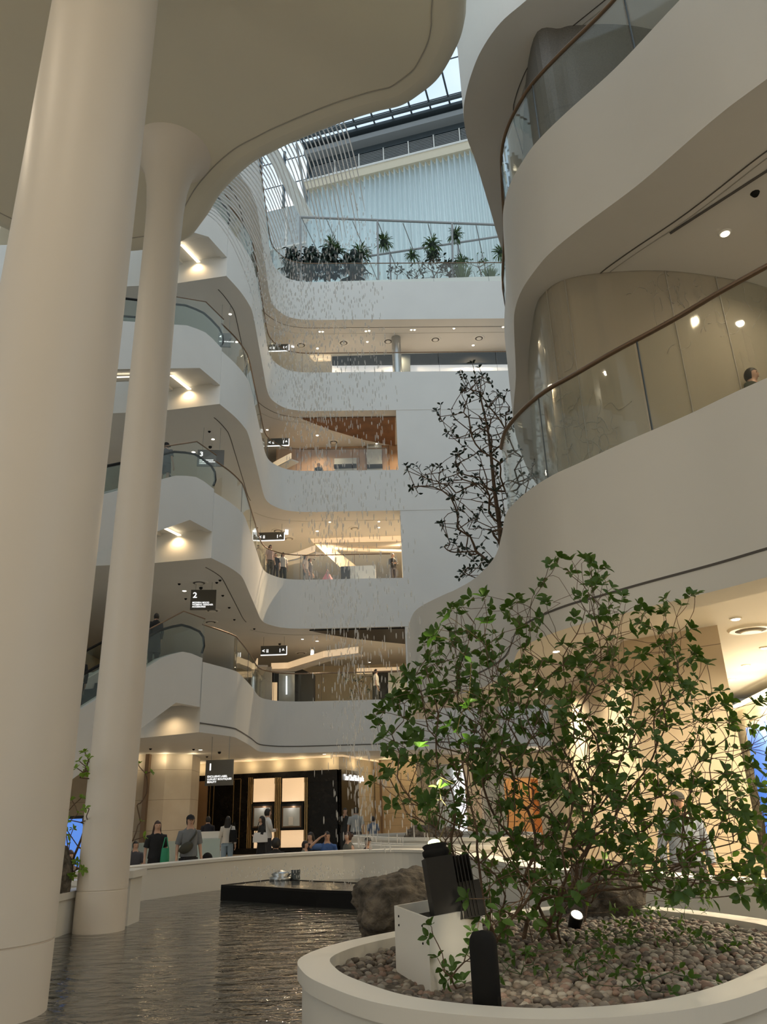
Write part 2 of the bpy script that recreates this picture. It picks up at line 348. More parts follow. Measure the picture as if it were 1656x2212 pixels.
# curved translucent hall wall behind the level two glass, granite hall wall above it
cyl = cr_(sc([(3.6, 16.5), (2.95, 13.2), (2.76, 11.6), (2.73, 11.0), (2.78, 10.72), (2.97, 10.42), (3.35, 10.25), (4.0, 10.18), (4.8, 10.22), (5.7, 10.43), (6.6, 10.75), (9, 12)], .9125), 6)
mb = MB(); mb.ring(offset(cyl, .42), offset(cyl, .5), 5.6, 8.9, closed=False); S(mb.obj('wall_right', 'hall_cream'))
mb = MB(); mb.ring(cyl, offset(cyl, .02), 5.6, 8.9, closed=False); hall_glass = S(mb.obj('window_1', 'etched'))
# post, pane joints and line drawing on the curved hall glass
for x in (1188, 1236, 1452, 1560): 
    p = aty(x, 700, 9.45 if x > 1240 else 9.55); k = min(range(len(cyl)), key=lambda i: abs(math.atan2(cyl[i].x, cyl[i].y)-math.atan2(p.x, p.y))); c = cyl[k]
    mb = MB(); mb.box((c.x, c.y-.012, 7.25), (.010, .012, 3.28)); S(mb.obj('trim_24', 'softgroove'))
k = min(range(len(cyl)), key=lambda i: abs(math.atan2(cyl[i].x, cyl[i].y)-math.atan2(*aty(1322, 700, 9)[:2]))); c = cyl[k]
mb = MB(); mb.box((c.x+.03, c.y+.12, 7.25), (.16, .1, 3.29)); S(mb.obj('trim_25', 'ceiling_paint'))
random.seed(77); dr = MB()
def sketch(x, y, n, sx, sy):
    for _ in range(n):
        cx, cy = x+random.gauss(0, sx), y+random.gauss(0, sy); a = random.uniform(0, 6); pts = []; h_ = random.uniform(5, 14); q = Vector((cx, cy, 0))
        for j in range(9):
            a += random.uniform(-.8, .9); q = q+Vector((math.cos(a)*h_*.7, math.sin(a)*h_, 0)); d = ray(q.x, q.y); th = math.atan2(d.x, d.y); k = min(range(len(cyl)-1), key=lambda i: abs(math.atan2(cyl[i].x, cyl[i].y)-th)); c = cyl[k]
            r_ = math.hypot(c.x, c.y)-.012; t_ = r_/math.hypot(d.x, d.y); p = CAMP+d*t_
            if 5.7 < p.z < 8.85: pts.append(p)
        if len(pts) > 3: dr.tube(cr_(pts, 3), .0035, 4)
sketch(1440, 640, 16, 35, 35); sketch(1540, 700, 6, 30, 20); sketch(1290, 950, 22, 40, 30); sketch(1620, 640, 6, 30, 20); sketch(1220, 900, 10, 20, 60)
dr.obj('line_drawing', 'softgroove', hall_glass)
gr = cr_(sc([(3.9, 16), (3.3, 12.5), (3.19, 10.53), (3.67, 10.34), (4.01, 10.29), (5.17, 10.36), (7.5, 11)], .909), 6)
m = mat('granite', (.20, .19, .175), .5, col2=(.12, .115, .105), nscale=60)
mb = MB(); mb.ring(gr, offset(gr, .3), 10.95, 14.15, closed=False); S(mb.obj('wall_right', 'granite'))

# overhead canopy with a rolled rim
CAN = [(1.4, 7.3), (1.4, 7.7), (1.33, 8.1), (1.1, 8.6), (.8, 8.9), (.5, 9.1), (.1, 9.2), (-.5, 9.4), (-1.2, 9.7), (-1.6, 9.9), (-2.1, 10.2), (-2.7, 10.8), (-3.2, 11.5), (-3.7, 12.0), (-4.7, 12.25), (-5.8, 12.15), (-6.9, 11.6), (-8.0, 10.2), (-9.5, 8.0), (-11, 5), (-11.5, 0), (-10, -7), (-3, -9), (2.5, -8), (4.4, -3), (3.2, 2), (1.9, 4.6), (1.5, 6.1)]
CANr = cr_(sc(CAN, 1.118), 6, closed=True)
def poly_inset(P, d):
    return offset(P, -d, closed=True)
prof = [(.34, 13.2), (.16, 13.22), (.05, 13.30), (0, 13.42), (0, 13.95)]
sgn = 1 if sum((P.x*Q.y-Q.x*P.y) for P, Q in zip(CANr, CANr[1:]+CANr[:1])) > 0 else -1   # ccw?
rings = [offset(CANr, sgn*d, closed=True) for d, z in prof]; n = len(CANr)
vs = [(p.x, p.y, z) for R_, (d, z) in zip(rings, prof) for p in R_]
fs = [(i*n+k, i*n+(k+1) % n, (i+1)*n+(k+1) % n, (i+1)*n+k) for i in range(4) for k in range(n)] + [tuple(range(n-1, -1, -1)), tuple(4*n+k for k in range(n))]
mb = MB(); mb.add(vs, fs[:-2], True); mb.add(vs[:n], [tuple(range(n))]); mb.add(vs[4*n:], [tuple(range(n))]); S(mb.obj('ceiling_canopy', 'canopy_plaster'))
g = offset(CANr, sgn*.55, closed=True); mb = MB(); mb.ring(g, offset(g, sgn*.018, closed=True), 13.188, 13.199); S(mb.obj('trim_9', 'softgroove'))

# the two white columns standing in the pool
def colpx(xl, xr, y, dist):
    dl, dr = ray(xl, y), ray(xr, y); al = math.atan2(dl.x, dl.y); ar = math.atan2(dr.x, dr.y)
    c = (al+ar)/2; return Vector((math.sin(c)*dist, math.cos(c)*dist, 0)), dist*math.sin((ar-al)/2)
c1, r1 = colpx(2, 276, 600, 7.25); c2, r2 = colpx(168, 279, 1890, 11.6)
for c, r_, nm in ((c1, r1, 'big'), (c2, r2, 'small')):
    mb = MB(); mb.lathe([(r_*1.0, .05), (r_*1.0, .77)], (c.x, c.y, 0), 64); mb.lathe([(r_*.975, .77), (r_*.975, .785)], (c.x, c.y, 0), 64)
    mb.lathe([(r_, .785), (r_, 11.4), (r_*1.03, 11.9), (r_*1.15, 12.4), (r_*1.4, 12.8), (r_*1.8, 13.05), (r_*2.35, 13.2)], (c.x, c.y, 0), 64)
    S(mb.obj('column', 'column_paint'))

# ground floor and outer walls
mb = MB(); mb.box((0, 20, -.1), (70, 90, .2)); S(mb.obj('floor', 'floor_stone'))
mb = MB(); mb.box((-24.2, 28, 26), (.4, 64, 56)); S(mb.obj('wall_left', 'plaster'))
mb = MB(); mb.box((18.2, 28, 26), (.4, 64, 56)); S(mb.obj('wall_right', 'plaster'))
mb = MB(); mb.box((-3, -14.2, 8), (44, .4, 16)); S(mb.obj('wall_front', 'cream'))

# pool: dark water inside a low white wall
PW = [(-3.62, 10.95), (-3.66, 11.7)]
wallL = [(-6.6, 12.2), (-5.4, 13.5), (-4.5, 14.5), (-3.8, 15.7), (-3.1, 16.7), (-2.4, 17.4), (-1.1, 17.95), (0, 17.75), (.6, 17.0), (.95, 15.8), (1.3, 14.3), (1.55, 12.8), (1.85, 11.3), (2.4, 10.3), (2.83, 9.69), (3.01, 9.28), (3.3, 8.75), (3.65, 8.3), (4.5, 7.3), (5.6, 6.2), (7.5, 4.4)]
we = cr_(wallL, 5); mb = MB(); mb.ring(offset(we, .36), we, -.02, .80, closed=False); mb.ring(offset(we, .40), offset(we, -.03), .80, .85, closed=False); S(mb.obj('wall_pool', 'white_rim'))
mb = MB(); mb.prism([(p[0], p[1]) for p in wallL]+[(7.5, -5), (-12, -5), (-12, 12)], .1, .3)
me = mb.mesh('pool_water', 'pool_water'); tag(link('pool_water', me), 'dark rippled water filling the pool around the white columns', 'water', kind='stuff')

# shop wall under the right hand balcony
S0 = Vector((3.72, 12.1, 0)); S1 = Vector((4.83, 11.15, 0))
mb = MB(); mb.prism([(S0.x, S0.y), (S1.x, S1.y), (8.2, 19.0), (8.2, 21), (4.2, 21)], 0, 4.0); S(mb.obj('wall_stone', 'stone'))
mb = MB(); mb.prism([(7.45, 14.2), (8.3, 19.2), (9.3, 19.2), (8.0, 9.0), (6.6, 9.4)][:5], 0, 3.62); S(mb.obj('wall_shop', 'woven_panel'))
tW = Vector((8.3, 19.2, 0))-Vector((7.45, 14.2, 0)); nW = Vector((-tW.y, tW.x, 0)).normalized()
mb = MB(); mb.tube([Vector((7.40, 14.2, 3.66)), Vector((8.22, 19.1, 3.66))], .05, 6); tag(mb.obj('cove_light', 'cove_glow'), 'glowing light slot along the top of the embossed shop wall', 'light')
for i in range(4): lamp('POINT', 'cove_lamp', (7.05+i*.22, 13.6+i*1.45, 3.1), 60, (1, .85, .58), size=.15)  # point lights added in front of the embossed wall to brighten it
a = Vector((7.45, 14.2, 0)); d_ = ray(1634, 1640); n_ = Vector((tW.y, -tW.x, 0)).normalized(); t_ = (a-CAMP).dot(n_)/d_.dot(n_); hp = CAMP+d_*t_; zt_ = (CAMP+ray(1634, 1560)*t_).z
hp.z = 0; hp = hp-tW.normalized()*1.05; sc_ = thing('wall_screen', 'bright blue screen set in the embossed cream wall at the right edge', 'screen', (hp.x-.03, hp.y, zt_-1.25), math.atan2(tW.y, tW.x))
mb = MB(); mb.box((.2, 0.03, 0), (1.7, .10, 2.5)); mb.obj('frame', 'cream', sc_); mb = MB(); mb.box((.2, .09, 0), (1.5, .03, 2.3)); mb.obj('display', 'screen_blue', sc_)
# white pier and shops behind the shrub
mb = MB(); mb.prism([(3.98, 36.0), (4.92, 36.0), (4.92, 37), (3.98, 37)], 0, 9.6); S(mb.obj('wall_pier', 'cream'))
mb = MB(); mb.prism([(1.2, 39.5), (10, 40), (10, 40.5), (1.2, 40)], 0, 4.1); S(mb.obj('wall_shop', 'cream'))

# ------------------------------------------------------------------ skylight hall beyond the terrace
PA = Vector((-5.25, 48, 0)); PB = Vector((7.56, 44.44, 0)); dW = (PB-PA).normalized(); nIn = Vector((dW.y, -dW.x, 0))
if nIn.y > 0: nIn = -nIn
def wpt(s, d=0, z=0): return PA + dW*s + nIn*d + Vector((0, 0, z))
Z0 = 48.1
def wallbox(s0, s1, d0, d1, z0, z1, name, m_, parent=None, st=True):
    mb = MB(); mb.prism([wpt(s0, d0), wpt(s1, d0), wpt(s1, d1), wpt(s0, d1)], z0, z1); o = mb.obj(name, m_, parent)
    return S(o) if st and parent is None else o
wallbox(-.2, 26, -1.2, -.8, Z0, Z0+4.9, 'wall_back', 'dark_steel')
wallbox(-.3, 26, -1.0, .25, Z0, Z0+.75, 'trim_10', 'cream')
wallbox(-.3, 26, -.6, .32, Z0+.75, Z0+.95, 'trim_11', 'white_rim')
wallbox(-.2, 26, -.9, -.4, Z0+2.95, Z0+3.5, 'trim_12', 'dark_steel'); wallbox(-.2, 26, -.9, .4, Z0+3.5, Z0+4.0, 'trim_13', 'grey_steel')
wallbox(-.2, 26, -.9, .1, Z0+4.0, Z0+4.4, 'trim_14', 'dark_steel'); wallbox(-.3, 26, -.9, .55, Z0+4.4, Z0+4.7, 'trim_15', 'dark_steel')
lg = 'louvre panels under the skylight'
for i in range(12):
    s0 = .2+i*2.05
    L_ = thing('louvre_panel', 'grey slatted louvre panel above the white curtain, %s from the left' % ORD[i], 'louvre', wpt(s0, -.5, Z0+.95), math.atan2(dW.y, dW.x), lg)
    mb = MB(); mb.box((.97, 0, 1.0), (.08, .3, 2.0)) if 0 else mb.box((2.0, 0, 1.0), (.10, .3, 2.0)); mb.obj('frame', 'white_rim', L_)
    mb = MB()
    for j in range(12): mb.box((.97, -.05, .1+j*.16), (1.85, .1, .05))
    mb.obj('slats', 'grey_steel', L_)
# pleated curtain, back lit by the sky
pts = []; s = .1
k = 0
mbc = MB(); N = 1100; vs = []
for i in range(N+1):
    s = 19*i/N; ph = s*2*PI/.42+1.2*math.sin(s*.9); dd = .24*math.sin(ph)+.04*math.sin(ph*.37); p = wpt(s, -.1+dd); vs.append((p.x, p.y, 29.1)); vs.append((p.x, p.y, Z0-.05))
mbc.add(vs, [(2*i, 2*i+2, 2*i+3, 2*i+1) for i in range(N)], True)
cur = mbc.obj('curtain', 'linen'); sd = cur.modifiers.new('thick', 'SOLIDIFY'); sd.thickness = .012
tag(cur, 'tall white pleated curtain hanging behind the top floor terrace', 'curtain')
# roof glazing
Zr = Z0+4.7
mb = MB(); mb.prism([wpt(-14, .3), wpt(26, .3), wpt(26, 30), wpt(-14, 30)], Zr+.25, Zr+.28); S(mb.obj('window_2', 'sky_glass'))
for i in range(27):
    mb = MB(); p, q = wpt(-14+i*1.53, .2, Zr+.1), wpt(-14+i*1.53, 30, Zr+.1); mb.tube([p, q], .075, 4)
    S(mb.obj('trim_16', 'dark_steel'))
for d_ in (1.2, 4.2, 8, 12, 17, 22): mb = MB(); mb.tube([wpt(-14, d_, Zr+.1), wpt(26, d_, Zr+.1)], .06, 4); S(mb.obj('trim_17', 'dark_steel'))
mb = MB(); mb.tube([wpt(-14, .95, Zr+.05), wpt(26, .95, Zr+.05)], .22, 4); S(mb.obj('trim_18', 'dark_steel'))
# left gable: panel wall below, glazed grid above
gz = aty(663, 437, 48).z; gB = atz(572, 459, gz); gA = Vector((-5.3, 48, 0)); gB.z = 0; gd = (gB-gA).normalized(); gE = gA+gd*14
gn = Vector((gd.y, -gd.x, 0)); gn = gn if gn.y < 0 else -gn
mb = MB(); mb.prism([gA, gE, gE-gn*.3, gA-gn*.3], 26, gz); S(mb.obj('wall_gable', 'concrete_panel'))
for s in (1.7, 4.4, 7.1, 10): mb = MB(); mb.box(gA+gd*s+gn*.05+Vector((0, 0, (26+gz)/2)), (.16, .1, gz-26), math.atan2(gd.y, gd.x)); S(mb.obj('trim_19', 'white_rim'))
for z_ in (33.5, 38.5, 43): mb = MB(); mb.box((gA+gE)/2+gn*.05+Vector((0, 0, z_)), (14, .1, .16), math.atan2(gd.y, gd.x)); S(mb.obj('trim_19', 'white_rim'))
for s in (-.1, 2.0, 4.1, 6.2, 8.3): mb = MB(); mb.tube([gA+gd*s+Vector((0, 0, gz)), gA+gd*s+Vector((0, 0, Zr+.1))], .13, 4); S(mb.obj('trim_20', 'dark_steel'))
for z_ in (gz+2.4, gz+5): mb = MB(); mb.tube([gA+Vector((0, 0, z_)), gE+Vector((0, 0, z_))], .06, 4); S(mb.obj('trim_20', 'dark_steel'))
mb = MB(); mb.prism([gA+gn*.15, gE+gn*.15, gE+gn*.17, gA+gn*.17], gz, Zr+.2); S(mb.obj('window_3', 'sky_glass'))
p, q = aty(588, 330, 43), aty(660, 462, 46.5); u = (q-p).normalized()
mb = MB(); M_ = u.to_track_quat('X', 'Z').to_matrix(); mb.box((p+q)/2-u*1, ((q-p).length+3, .5, .9), M=M_); mb.box((p+q)/2-u*1, ((q-p).length+3, .95, .12), M=M_); S(mb.obj('trim_beam', 'white_rim'))
p, q = aty(640, 310, 44), aty(664, 455, 46.8)
mb = MB(); mb.tube([p, q], .10, 6); S(mb.obj('trim_beam', 'grey_steel'))
# ------------------------------------------------------------------ hall lamps (ceiling spots of every storey)
_lc = {}
def ceil_lamp(x, y, z, p, col=(1, .78, .52), ang=2.7):
    pl = {4.1: 'ground floor', 4.0: 'right shop hall', 9.6: 'level two', 15.4: 'level three', 21.0: 'level four', 26.6: 'level five', 8.9: 'level two right balcony', 13.2: 'overhead canopy'}[z]; _lc[z] = _lc.get(z, 0)+1
    t = thing('recessed_lamp', 'recessed round lamp in the %s ceiling, %s of its run' % (pl, ORD[_lc[z]-1]), 'ceiling light', (x, y, z), group='recessed lamps, '+pl)
    mb = MB(); mb.loft([(0, 0, -.02, .10, .10), (0, 0, -.004, .12, .12)], 16); mb.obj('ring', 'white_rim', t)
    mb = MB(); mb.loft([(0, 0, -.024, .07, .07), (0, 0, -.015, .08, .08)], 14); mb.obj('bulb', 'lamp_glow', t)
    lamp('SPOT', 'hall_lamp', (x, y, z-.06), p, col, (0, 0, 0), .08, ang, .7)
for z, p in ((9.6, 520), (15.4, 650), (21.0, 420), (26.6, 420)):
    for x, y in ((-7.6, 28.0), (-7.8, 33.0), (-3.5, 37.8), (1.2, 37.6), (5.5, 38.0)):
        if z < 22 and x > 2: continue
        ceil_lamp(x, y, z, p*(.05 if x < -5 else {9.6: 1.3, 15.4: 6.5, 21.0: .85, 26.6: 1.0}[z]), (1, .74, .46))
for x, y in ((-7.5, 31.5), (-3, 36.0), (.5, 36.5), (-9.5, 25)): ceil_lamp(x, y, 4.1, 110)
for x, y in ((5.6, 8.9), (6.9, 10.6), (7.4, 7.0), (3.2, 17), (2.4, 13.3), (3.5, 9.9), (4.5, 8.9)): ceil_lamp(x, y, 4.0, 720 if x > 5 or y > 11 else 330, (1, .82, .55))  # last pair added to brighten the face of the stone wall
for x, y in ((3.2, 12.5), (5.5, 8.5), (8.5, 6)): ceil_lamp(x, y, 8.9, 110)
for x, y in ((-7, 4), (-3.6, 1.5), (1.0, -2), (-5, -5), (-8.5, 8)): ceil_lamp(x, y, 13.2, 190, (1, .83, .62))
# unseen globe lamps added behind and beside the viewer as soft front fill
for x, y, w_ in ((-9, -9.5, 'first from the left'), (-3, -10, 'second from the left'), (3, -9.5, 'third from the left'), (9, -8, 'at the far right'), (-12, 0, 'beside the pool')):
    t = thing('fill_globe', 'unseen white globe lamp added as soft front fill, '+w_, 'fill lamp', (x, y, 5), group='added fill globes'); mb = MB(); mb.ell((0, 0, 0), (.2, .2, .2), 16, 10); mb.obj('globe', 'lamp_glow', t); mb = MB(); mb.tube([(0, 0, .2), (0, 0, 8.2)], .01, 5); mb.obj('cord', 'matte_black', t)
    lamp('POINT', 'fill_globe_light', (x, y, 4.5), 200, (1, .80, .56), size=.3)
# ------------------------------------------------------------------ guards along the slab edges
rail(edges[2][:-1], 6.3, 'glass guard with bronze handrail along the level two walkway edge', 1.25)
for k, nm in ((3, 'three'), (4, 'four')):
    e = [p for p in edges[k] if p.x < .8 or p.y < 30]
    rail(e, LV[k][1], 'glass guard with bronze handrail along the level %s walkway edge' % nm, 1.25)
rail(edges[5], LV[5][1], 'glass guard with bronze handrail along the level five walkway edge', 1.25)
rail(edges[6], LV[6][1], 'glass guard with thin dark handrail around the top floor garden terrace', 1.35)
rail(R2e[38:], 5.6, 'tall curved glass guard with bronze handrail on the level two balcony at right', 1.28, .032, .08, 1.6)
rail(R3e[8:], 10.95, 'curved glass guard with bronze handrail on the level three balcony at right', 1.25, .032, .08, 1.6)

# ------------------------------------------------------------------ escalators
dE = Vector((-.36, -.93, 0)).normalized(); wE = Vector((-dE.y*-1, dE.x*-1, 0)); wE = Vector((-.93, .36, 0)).normalized()
def escalator(k, label):
    zt = LV[k][1]+.12; zs = zt-1.55; o = Vector((edges[k][0].x, edges[k][0].y, 0))-Vector((.02, .02, 0)); root = thing('escalator', label, 'escalator', (o.x, o.y, zs), math.atan2(dE.y, dE.x), 'escalators stacked floor above floor')
    if k == 2: o = o
    drop = 5.7; L = 1.25; run = drop/math.tan(math.radians(30)); wd = 2.0
    sg = 1 if (Matrix.Rotation(math.atan2(dE.y, dE.x), 3, 'Z') @ Vector((0, 1, 0))).dot(wE) > 0 else -1
    top = [(0, 1.55), (L*.5, 1.60), (L*.85, 1.58), (L*1.25, 1.42), (L*1.7, 1.20)]; zz = lambda s, zb: zb-(s-L)*math.tan(math.radians(30))
    top += [(L+run, zz(L+run, 1.62)), (L+run+1.2, zz(L+run, 1.62))]
    bot = [(L+run+1.2, zz(L+run, 0)-.1 if k > 2 else .02-(zs)), (L+run, zz(L+run, 0) if k > 2 else .02-zs), (L, 0), (0, 0)]
    if k == 2:
        s_hit = L+(zs-.02)/math.tan(math.radians(30)); bot = [(L+run+1.2, .02-zs), (s_hit, .02-zs), (L, 0), (0, 0)]
        top = [(a, max(b_, .25-zs)) for a, b_ in top]
    prof = top+bot; n = len(prof)
    def panel(y0, y1, pr, name, m_):
        n = len(pr); vs = [(a, y0, b_) for a, b_ in pr]+[(a, y1, b_) for a, b_ in pr]
        mb = MB(); mb.add(vs, [tuple(range(n)), tuple(range(2*n-1, n-1, -1))]+[(i, n+i, n+(i+1) % n, (i+1) % n) for i in range(n)]); return mb.obj(name, m_, root)
    panel(0, sg*.22, prof, 'side_panel', 'plaster'); panel(sg*(wd-.22), sg*wd, prof, 'side_panel', 'plaster')
    panel(sg*.22, sg*(wd-.22), [(0, 1.25), (L, 1.25)]+[(L+run, zz(L+run, 1.2)), (L+run, zz(L+run, .12) if k > 2 else .03-zs)]+([(s_hit, .03-zs)] if k == 2 else [])+[(L, .1), (0, .1)], 'truss', 'plaster')
    mb = MB()
    for i in range(int(run/.4)):
        s_ = L+.2+i*.4; mb.box((s_, sg*wd/2, zz(s_, 1.25)-.02), (.38, wd-.5, .2))
    mb.obj('steps', 'dark_steel', root)
    for y in (.12, wd-.12):
        y *= sg
        gl = [(a, b_) for a, b_ in top[:-1]]; up = [(a, b_+.85) for a, b_ in gl]; up[0] = (.05, 2.35)
        curve = [(-.12, 1.75), (-.22, 2.0), (-.15, 2.28), (.08, 2.42)]+[(a, b_+.86) for a, b_ in top[1:-1]]
        panel(y-.006, y+.006, gl[::-1]+[(-.1, 1.7), (-.18, 2.0), (-.12, 2.25), (.1, 2.38)]+up[1:], 'glass_balustrade', 'glass_dim')
        mb = MB(); mb.tube([(a, y, b_) for a, b_ in curve], .04, 8); mb.obj('handrail', 'matte_black', root)
    # outer guard with a thin rail
    y = sg*.02; gp = [(-.05, 1.5), (L*.9, 1.5), (L+3.2, zz(L+3.2, 1.5))]; panel(y-.006, y+.006, gp+[(a, b_+1.35) for a, b_ in gp[::-1]], 'outer_guard', 'glass')
    mb = MB(); mb.tube([(a, y, b_+1.36) for a, b_ in gp], .022, 8); mb.obj('guard_rail', 'bronze', root)
    # lit slot in the soffit
    mb = MB(); q = [(.1, sg*1.15, -.012), (L, sg*1.15, -.012), (L+4, sg*1.15, zz(L+4, 0)-.012)]
    if k == 2: q = [(.7, sg*1.0, -.012), (1.1, sg*1.0, -.012)]
    for a, b_ in zip(q[:-1], q[1:]):
        a, b_ = Vector(a), Vector(b_); mb.box((a+b_)/2, ((b_-a).length, .13, .02), M=(b_-a).to_track_quat('X', 'Z').to_matrix())
    mb.obj('soffit_light', 'strip_glow', root)
    w = root.matrix_basis @ Vector((.35, sg*1.15, -.06)); lamp('SPOT', 'soffit_lamp', w, 55, (1, .70, .38), (0, 0, 0), .08, 2.7, .8)
    return root
escalator(2, 'lowest escalator in view, rising from the ground floor to level two'); escalator(3, 'escalator rising to level three, one floor above the lowest one')
escalator(4, 'escalator arriving at level four with glass landing reflecting the skylight'); escalator(5, 'escalator arriving at level five, partly hidden by the canopy')
escalator(6, 'topmost escalator rising to the garden terrace')

# ------------------------------------------------------------------ rooms behind each level
def strip(pts, z, name='cove_light', m_='cove_glow', r=.06, label=None, lip=True):
    root = thing(name, label, 'light', pts[0]+Vector((0, 0, -.15)))
    q = [Vector((p.x, p.y, z-.12)) - root.location for p in pts]
    mb = MB()
    for a, b_ in zip(q[:-1], q[1:]): mb.box((a+b_)/2+Vector((0, 0, -.05)), ((b_-a).length, .05, .30), math.atan2(b_.y-a.y, b_.x-a.x))
    mb.obj('glow_strip', 'cove_band', root)
    if lip: mb = MB(); mb.ring([p for p in q], offset(q, .5), q[0].z-.30, q[0].z-.22, closed=False); mb.obj('ledge', 'ceiling_paint', root)
    return root
for k, (m_, yb) in {1: ('cream', 47), 2: ('cream', 45), 3: ('cream', 50), 4: ('wood_light', 44), 5: ('cream', 46)}.items():
    z0 = 0 if k == 1 else LV[k][1]; z1 = LV[k+1][0]
    mb = MB(); mb.box((-6, yb, (z0+z1)/2), (36, .3, z1-z0-.01)); S(mb.obj('wall_back', m_))
    mb = MB(); mb.box((-15.5, 35, (z0+z1)/2), (.3, 20, z1-z0-.01)); S(mb.obj('wall_left', m_))
strip([aty(586, 1424, 39.5), aty(622, 1419, 39.5), aty(700, 1455, 36.8), aty(775, 1493, 36.0)][0:4], 8.9, label='bent glowing cove light above the black shop front on level two')
strip([aty(770, 1443, 42), aty(880, 1436, 42)], aty(770, 1443, 42).z, label='straight glowing cove light above the dark shop at right on level two')
strip([aty(440, 1433, 40), aty(545, 1424, 40), aty(556, 1418, 36.5)], 8.6, label='glowing cove light on level two beside the escalator landing')
strip([aty(575, 1172, 38), aty(640, 1225, 37), aty(680, 1250, 36)], 14.0, label='diagonal glowing cove on level three behind the visitors', r=.12)
strip([aty(570, 958, 38), aty(600, 985, 37), aty(628, 1012, 36.2)], 19.2, label='diagonal glowing cove on level four at the left end of the opening', r=.12)
# dark fascia and lit store on level five
# grey round column on level five
pc = aty(858, 800, 37); mb = MB(); mb.lathe([(.26, 0), (.26, 3.3)], (0, 0, 0), 24); o = mb.obj('column', 'steel', loc=(pc.x, 37, 23.3)); S(o)
# wood ceiling on level four
w1 = [atz(650, 903, 20.97), atz(853, 900, 20.97), atz(853, 962, 20.97), atz(790, 950, 20.97), atz(715, 928, 20.97)]
mb = MB(); mb.prism([(p.x, p.y) for p in w1], 20.93, 20.985); S(mb.obj('ceiling_wood', 'wood'))
p, q = aty(596, 1000, 39.3), aty(862, 1000, 39.3); mb = MB(); mb.box(((p.x+q.x)/2+1, 39.4, 19.3), (q.x-p.x+2, .15, 3.38)); S(mb.obj('wall_wood', 'wood_light'))
for x in (640, 672, 706, 776, 790, 826, 840): r_ = aty(x, 1000, 39.32); mb = MB(); mb.box((r_.x, 39.31, 19.3), (.02, .02, 3.36)); S(mb.obj('trim_26', 'wood'))
for (x0, x1, y0, y1) in ((722, 770, 990, 1022), (793, 824, 963, 1022)):
    p, q = aty(x0, y1, 39.2), aty(x1, y0, 39.2); t = thing('display_bay', 'pale grey display bay on the wood wall of level four' + (', the wide low one' if x0 == 722 else ', the tall narrow one'), 'display', ((p.x+q.x)/2, 39.2, 17.6)); h_ = min(q.z, 20.95)-17.6
    mb = MB(); mb.box((0, 0, h_/2), (q.x-p.x, .15, h_)); mb.obj('panel', 'concrete_panel', t); mb = MB(); mb.box((0, -.25, aty(x0, 1012, 39.2).z-17.6), (q.x-p.x, .35, .12)); mb.obj('shelf', 'matte_black', t)
# level two shop front and mirror ceiling wedge
def quad_px(pts, Y, name, m_, label, cat, th=.2, parent=None):
    v = [aty(x, y, Y) for x, y in pts]; n = len(v)
    for p in v: p.z = 6.302 if p.z < 7.2 else p.z
    n += 0; vs = v+[p+Vector((0, th, 0)) for p in v]
    mb = MB(); mb.add(vs, [tuple(range(n)), tuple(range(2*n-1, n-1, -1))]+[(i, (i+1) % n, n+(i+1) % n, n+i) for i in range(n)])
    o = mb.obj(name, m_, parent)
    if parent is None: tag(o, label, cat)
    return o
# level five: black fascia over a bright store; level three: recessed glowing cove and dropped diagonal soffit
quad_px([(717, 767), (1130, 760), (1130, 783), (717, 786)], 38.7, 'shop_fascia', 'matte_black', 'long black fascia over the bright store on level five', 'fascia')
quad_px([(717, 787), (1130, 784), (1130, 815), (717, 818)], 38.9, 'storefront', 'store_glow', 'bright pale store under the black fascia on level five', 'store front', .1)
quad_px([(669, 768), (714, 767), (714, 776), (678, 777)], 38.5, 'cove_light', 'cove_band', 'short glowing cove left of the black fascia on level five', 'light', .2)
quad_px([(866, 767), (886, 767), (886, 803), (866, 803)], 38.4, 'grey_panel', 'dark_steel', 'grey panel beside the round column on level five', 'panel', .1)
lc = thing('ceiling_recess', 'stepped ceiling recess with a glowing cove and diagonal soffit on level three', 'ceiling feature', (0, 0, 0))
quad_px([(668, 1160), (880, 1156), (880, 1169), (677, 1173)], 39.0, 'glow_band', 'cove_band', None, None, .2, lc)
quad_px([(677, 1173), (880, 1169), (880, 1179), (694, 1183)], 38.9, 'soffit_edge', 'ceiling_paint', None, None, .3, lc)
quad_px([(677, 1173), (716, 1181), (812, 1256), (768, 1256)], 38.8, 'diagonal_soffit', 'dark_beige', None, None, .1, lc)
quad_px([(716, 1182), (880, 1188), (880, 1191), (724, 1187)], 38.9, 'glow_line', 'cove_band', None, None, .2, lc)
rebase(lc, aty(720, 1181, 38.9))
p = aty(775, 1245, 37.2); mb = MB(); mb.box((p.x, 37.2, 12.55), (1.7, .5, 1.2)); tag(mb.obj('counter', 'white_rim'), 'low white counter behind the level three guard', 'counter')
p = aty(746, 1245, 36.8); mb = MB(); mb.box((p.x, 36.8, 12.5), (.45, .3, 1.1)); tag(mb.obj('stand', 'matte_black'), 'small dark stand left of the white counter on level three', 'stand')
sh = thing('storefront', 'black framed shop front behind the falling water on level two', 'shop front', (0, 0, 0))
quad_px([(586, 1532), (586, 1436), (622, 1432), (680, 1458), (680, 1532)], 40.5, 'portal', 'black', None, None, .2, sh)
quad_px([(602, 1520), (602, 1452), (636, 1452), (636, 1520)], 40.3, 'shop_window', 'concrete_panel', None, None, .1, sh)
quad_px([(588, 1520), (588, 1474), (598, 1474), (598, 1520)], 40.3, 'light_screen', 'panel_glow', None, None, .1, sh)
quad_px([(617, 1500), (617, 1460), (620, 1460), (620, 1500)], 40.1, 'tube_light', 'white_glow', None, None, .05, sh)
rebase(sh, aty(630, 1520, 40.5))
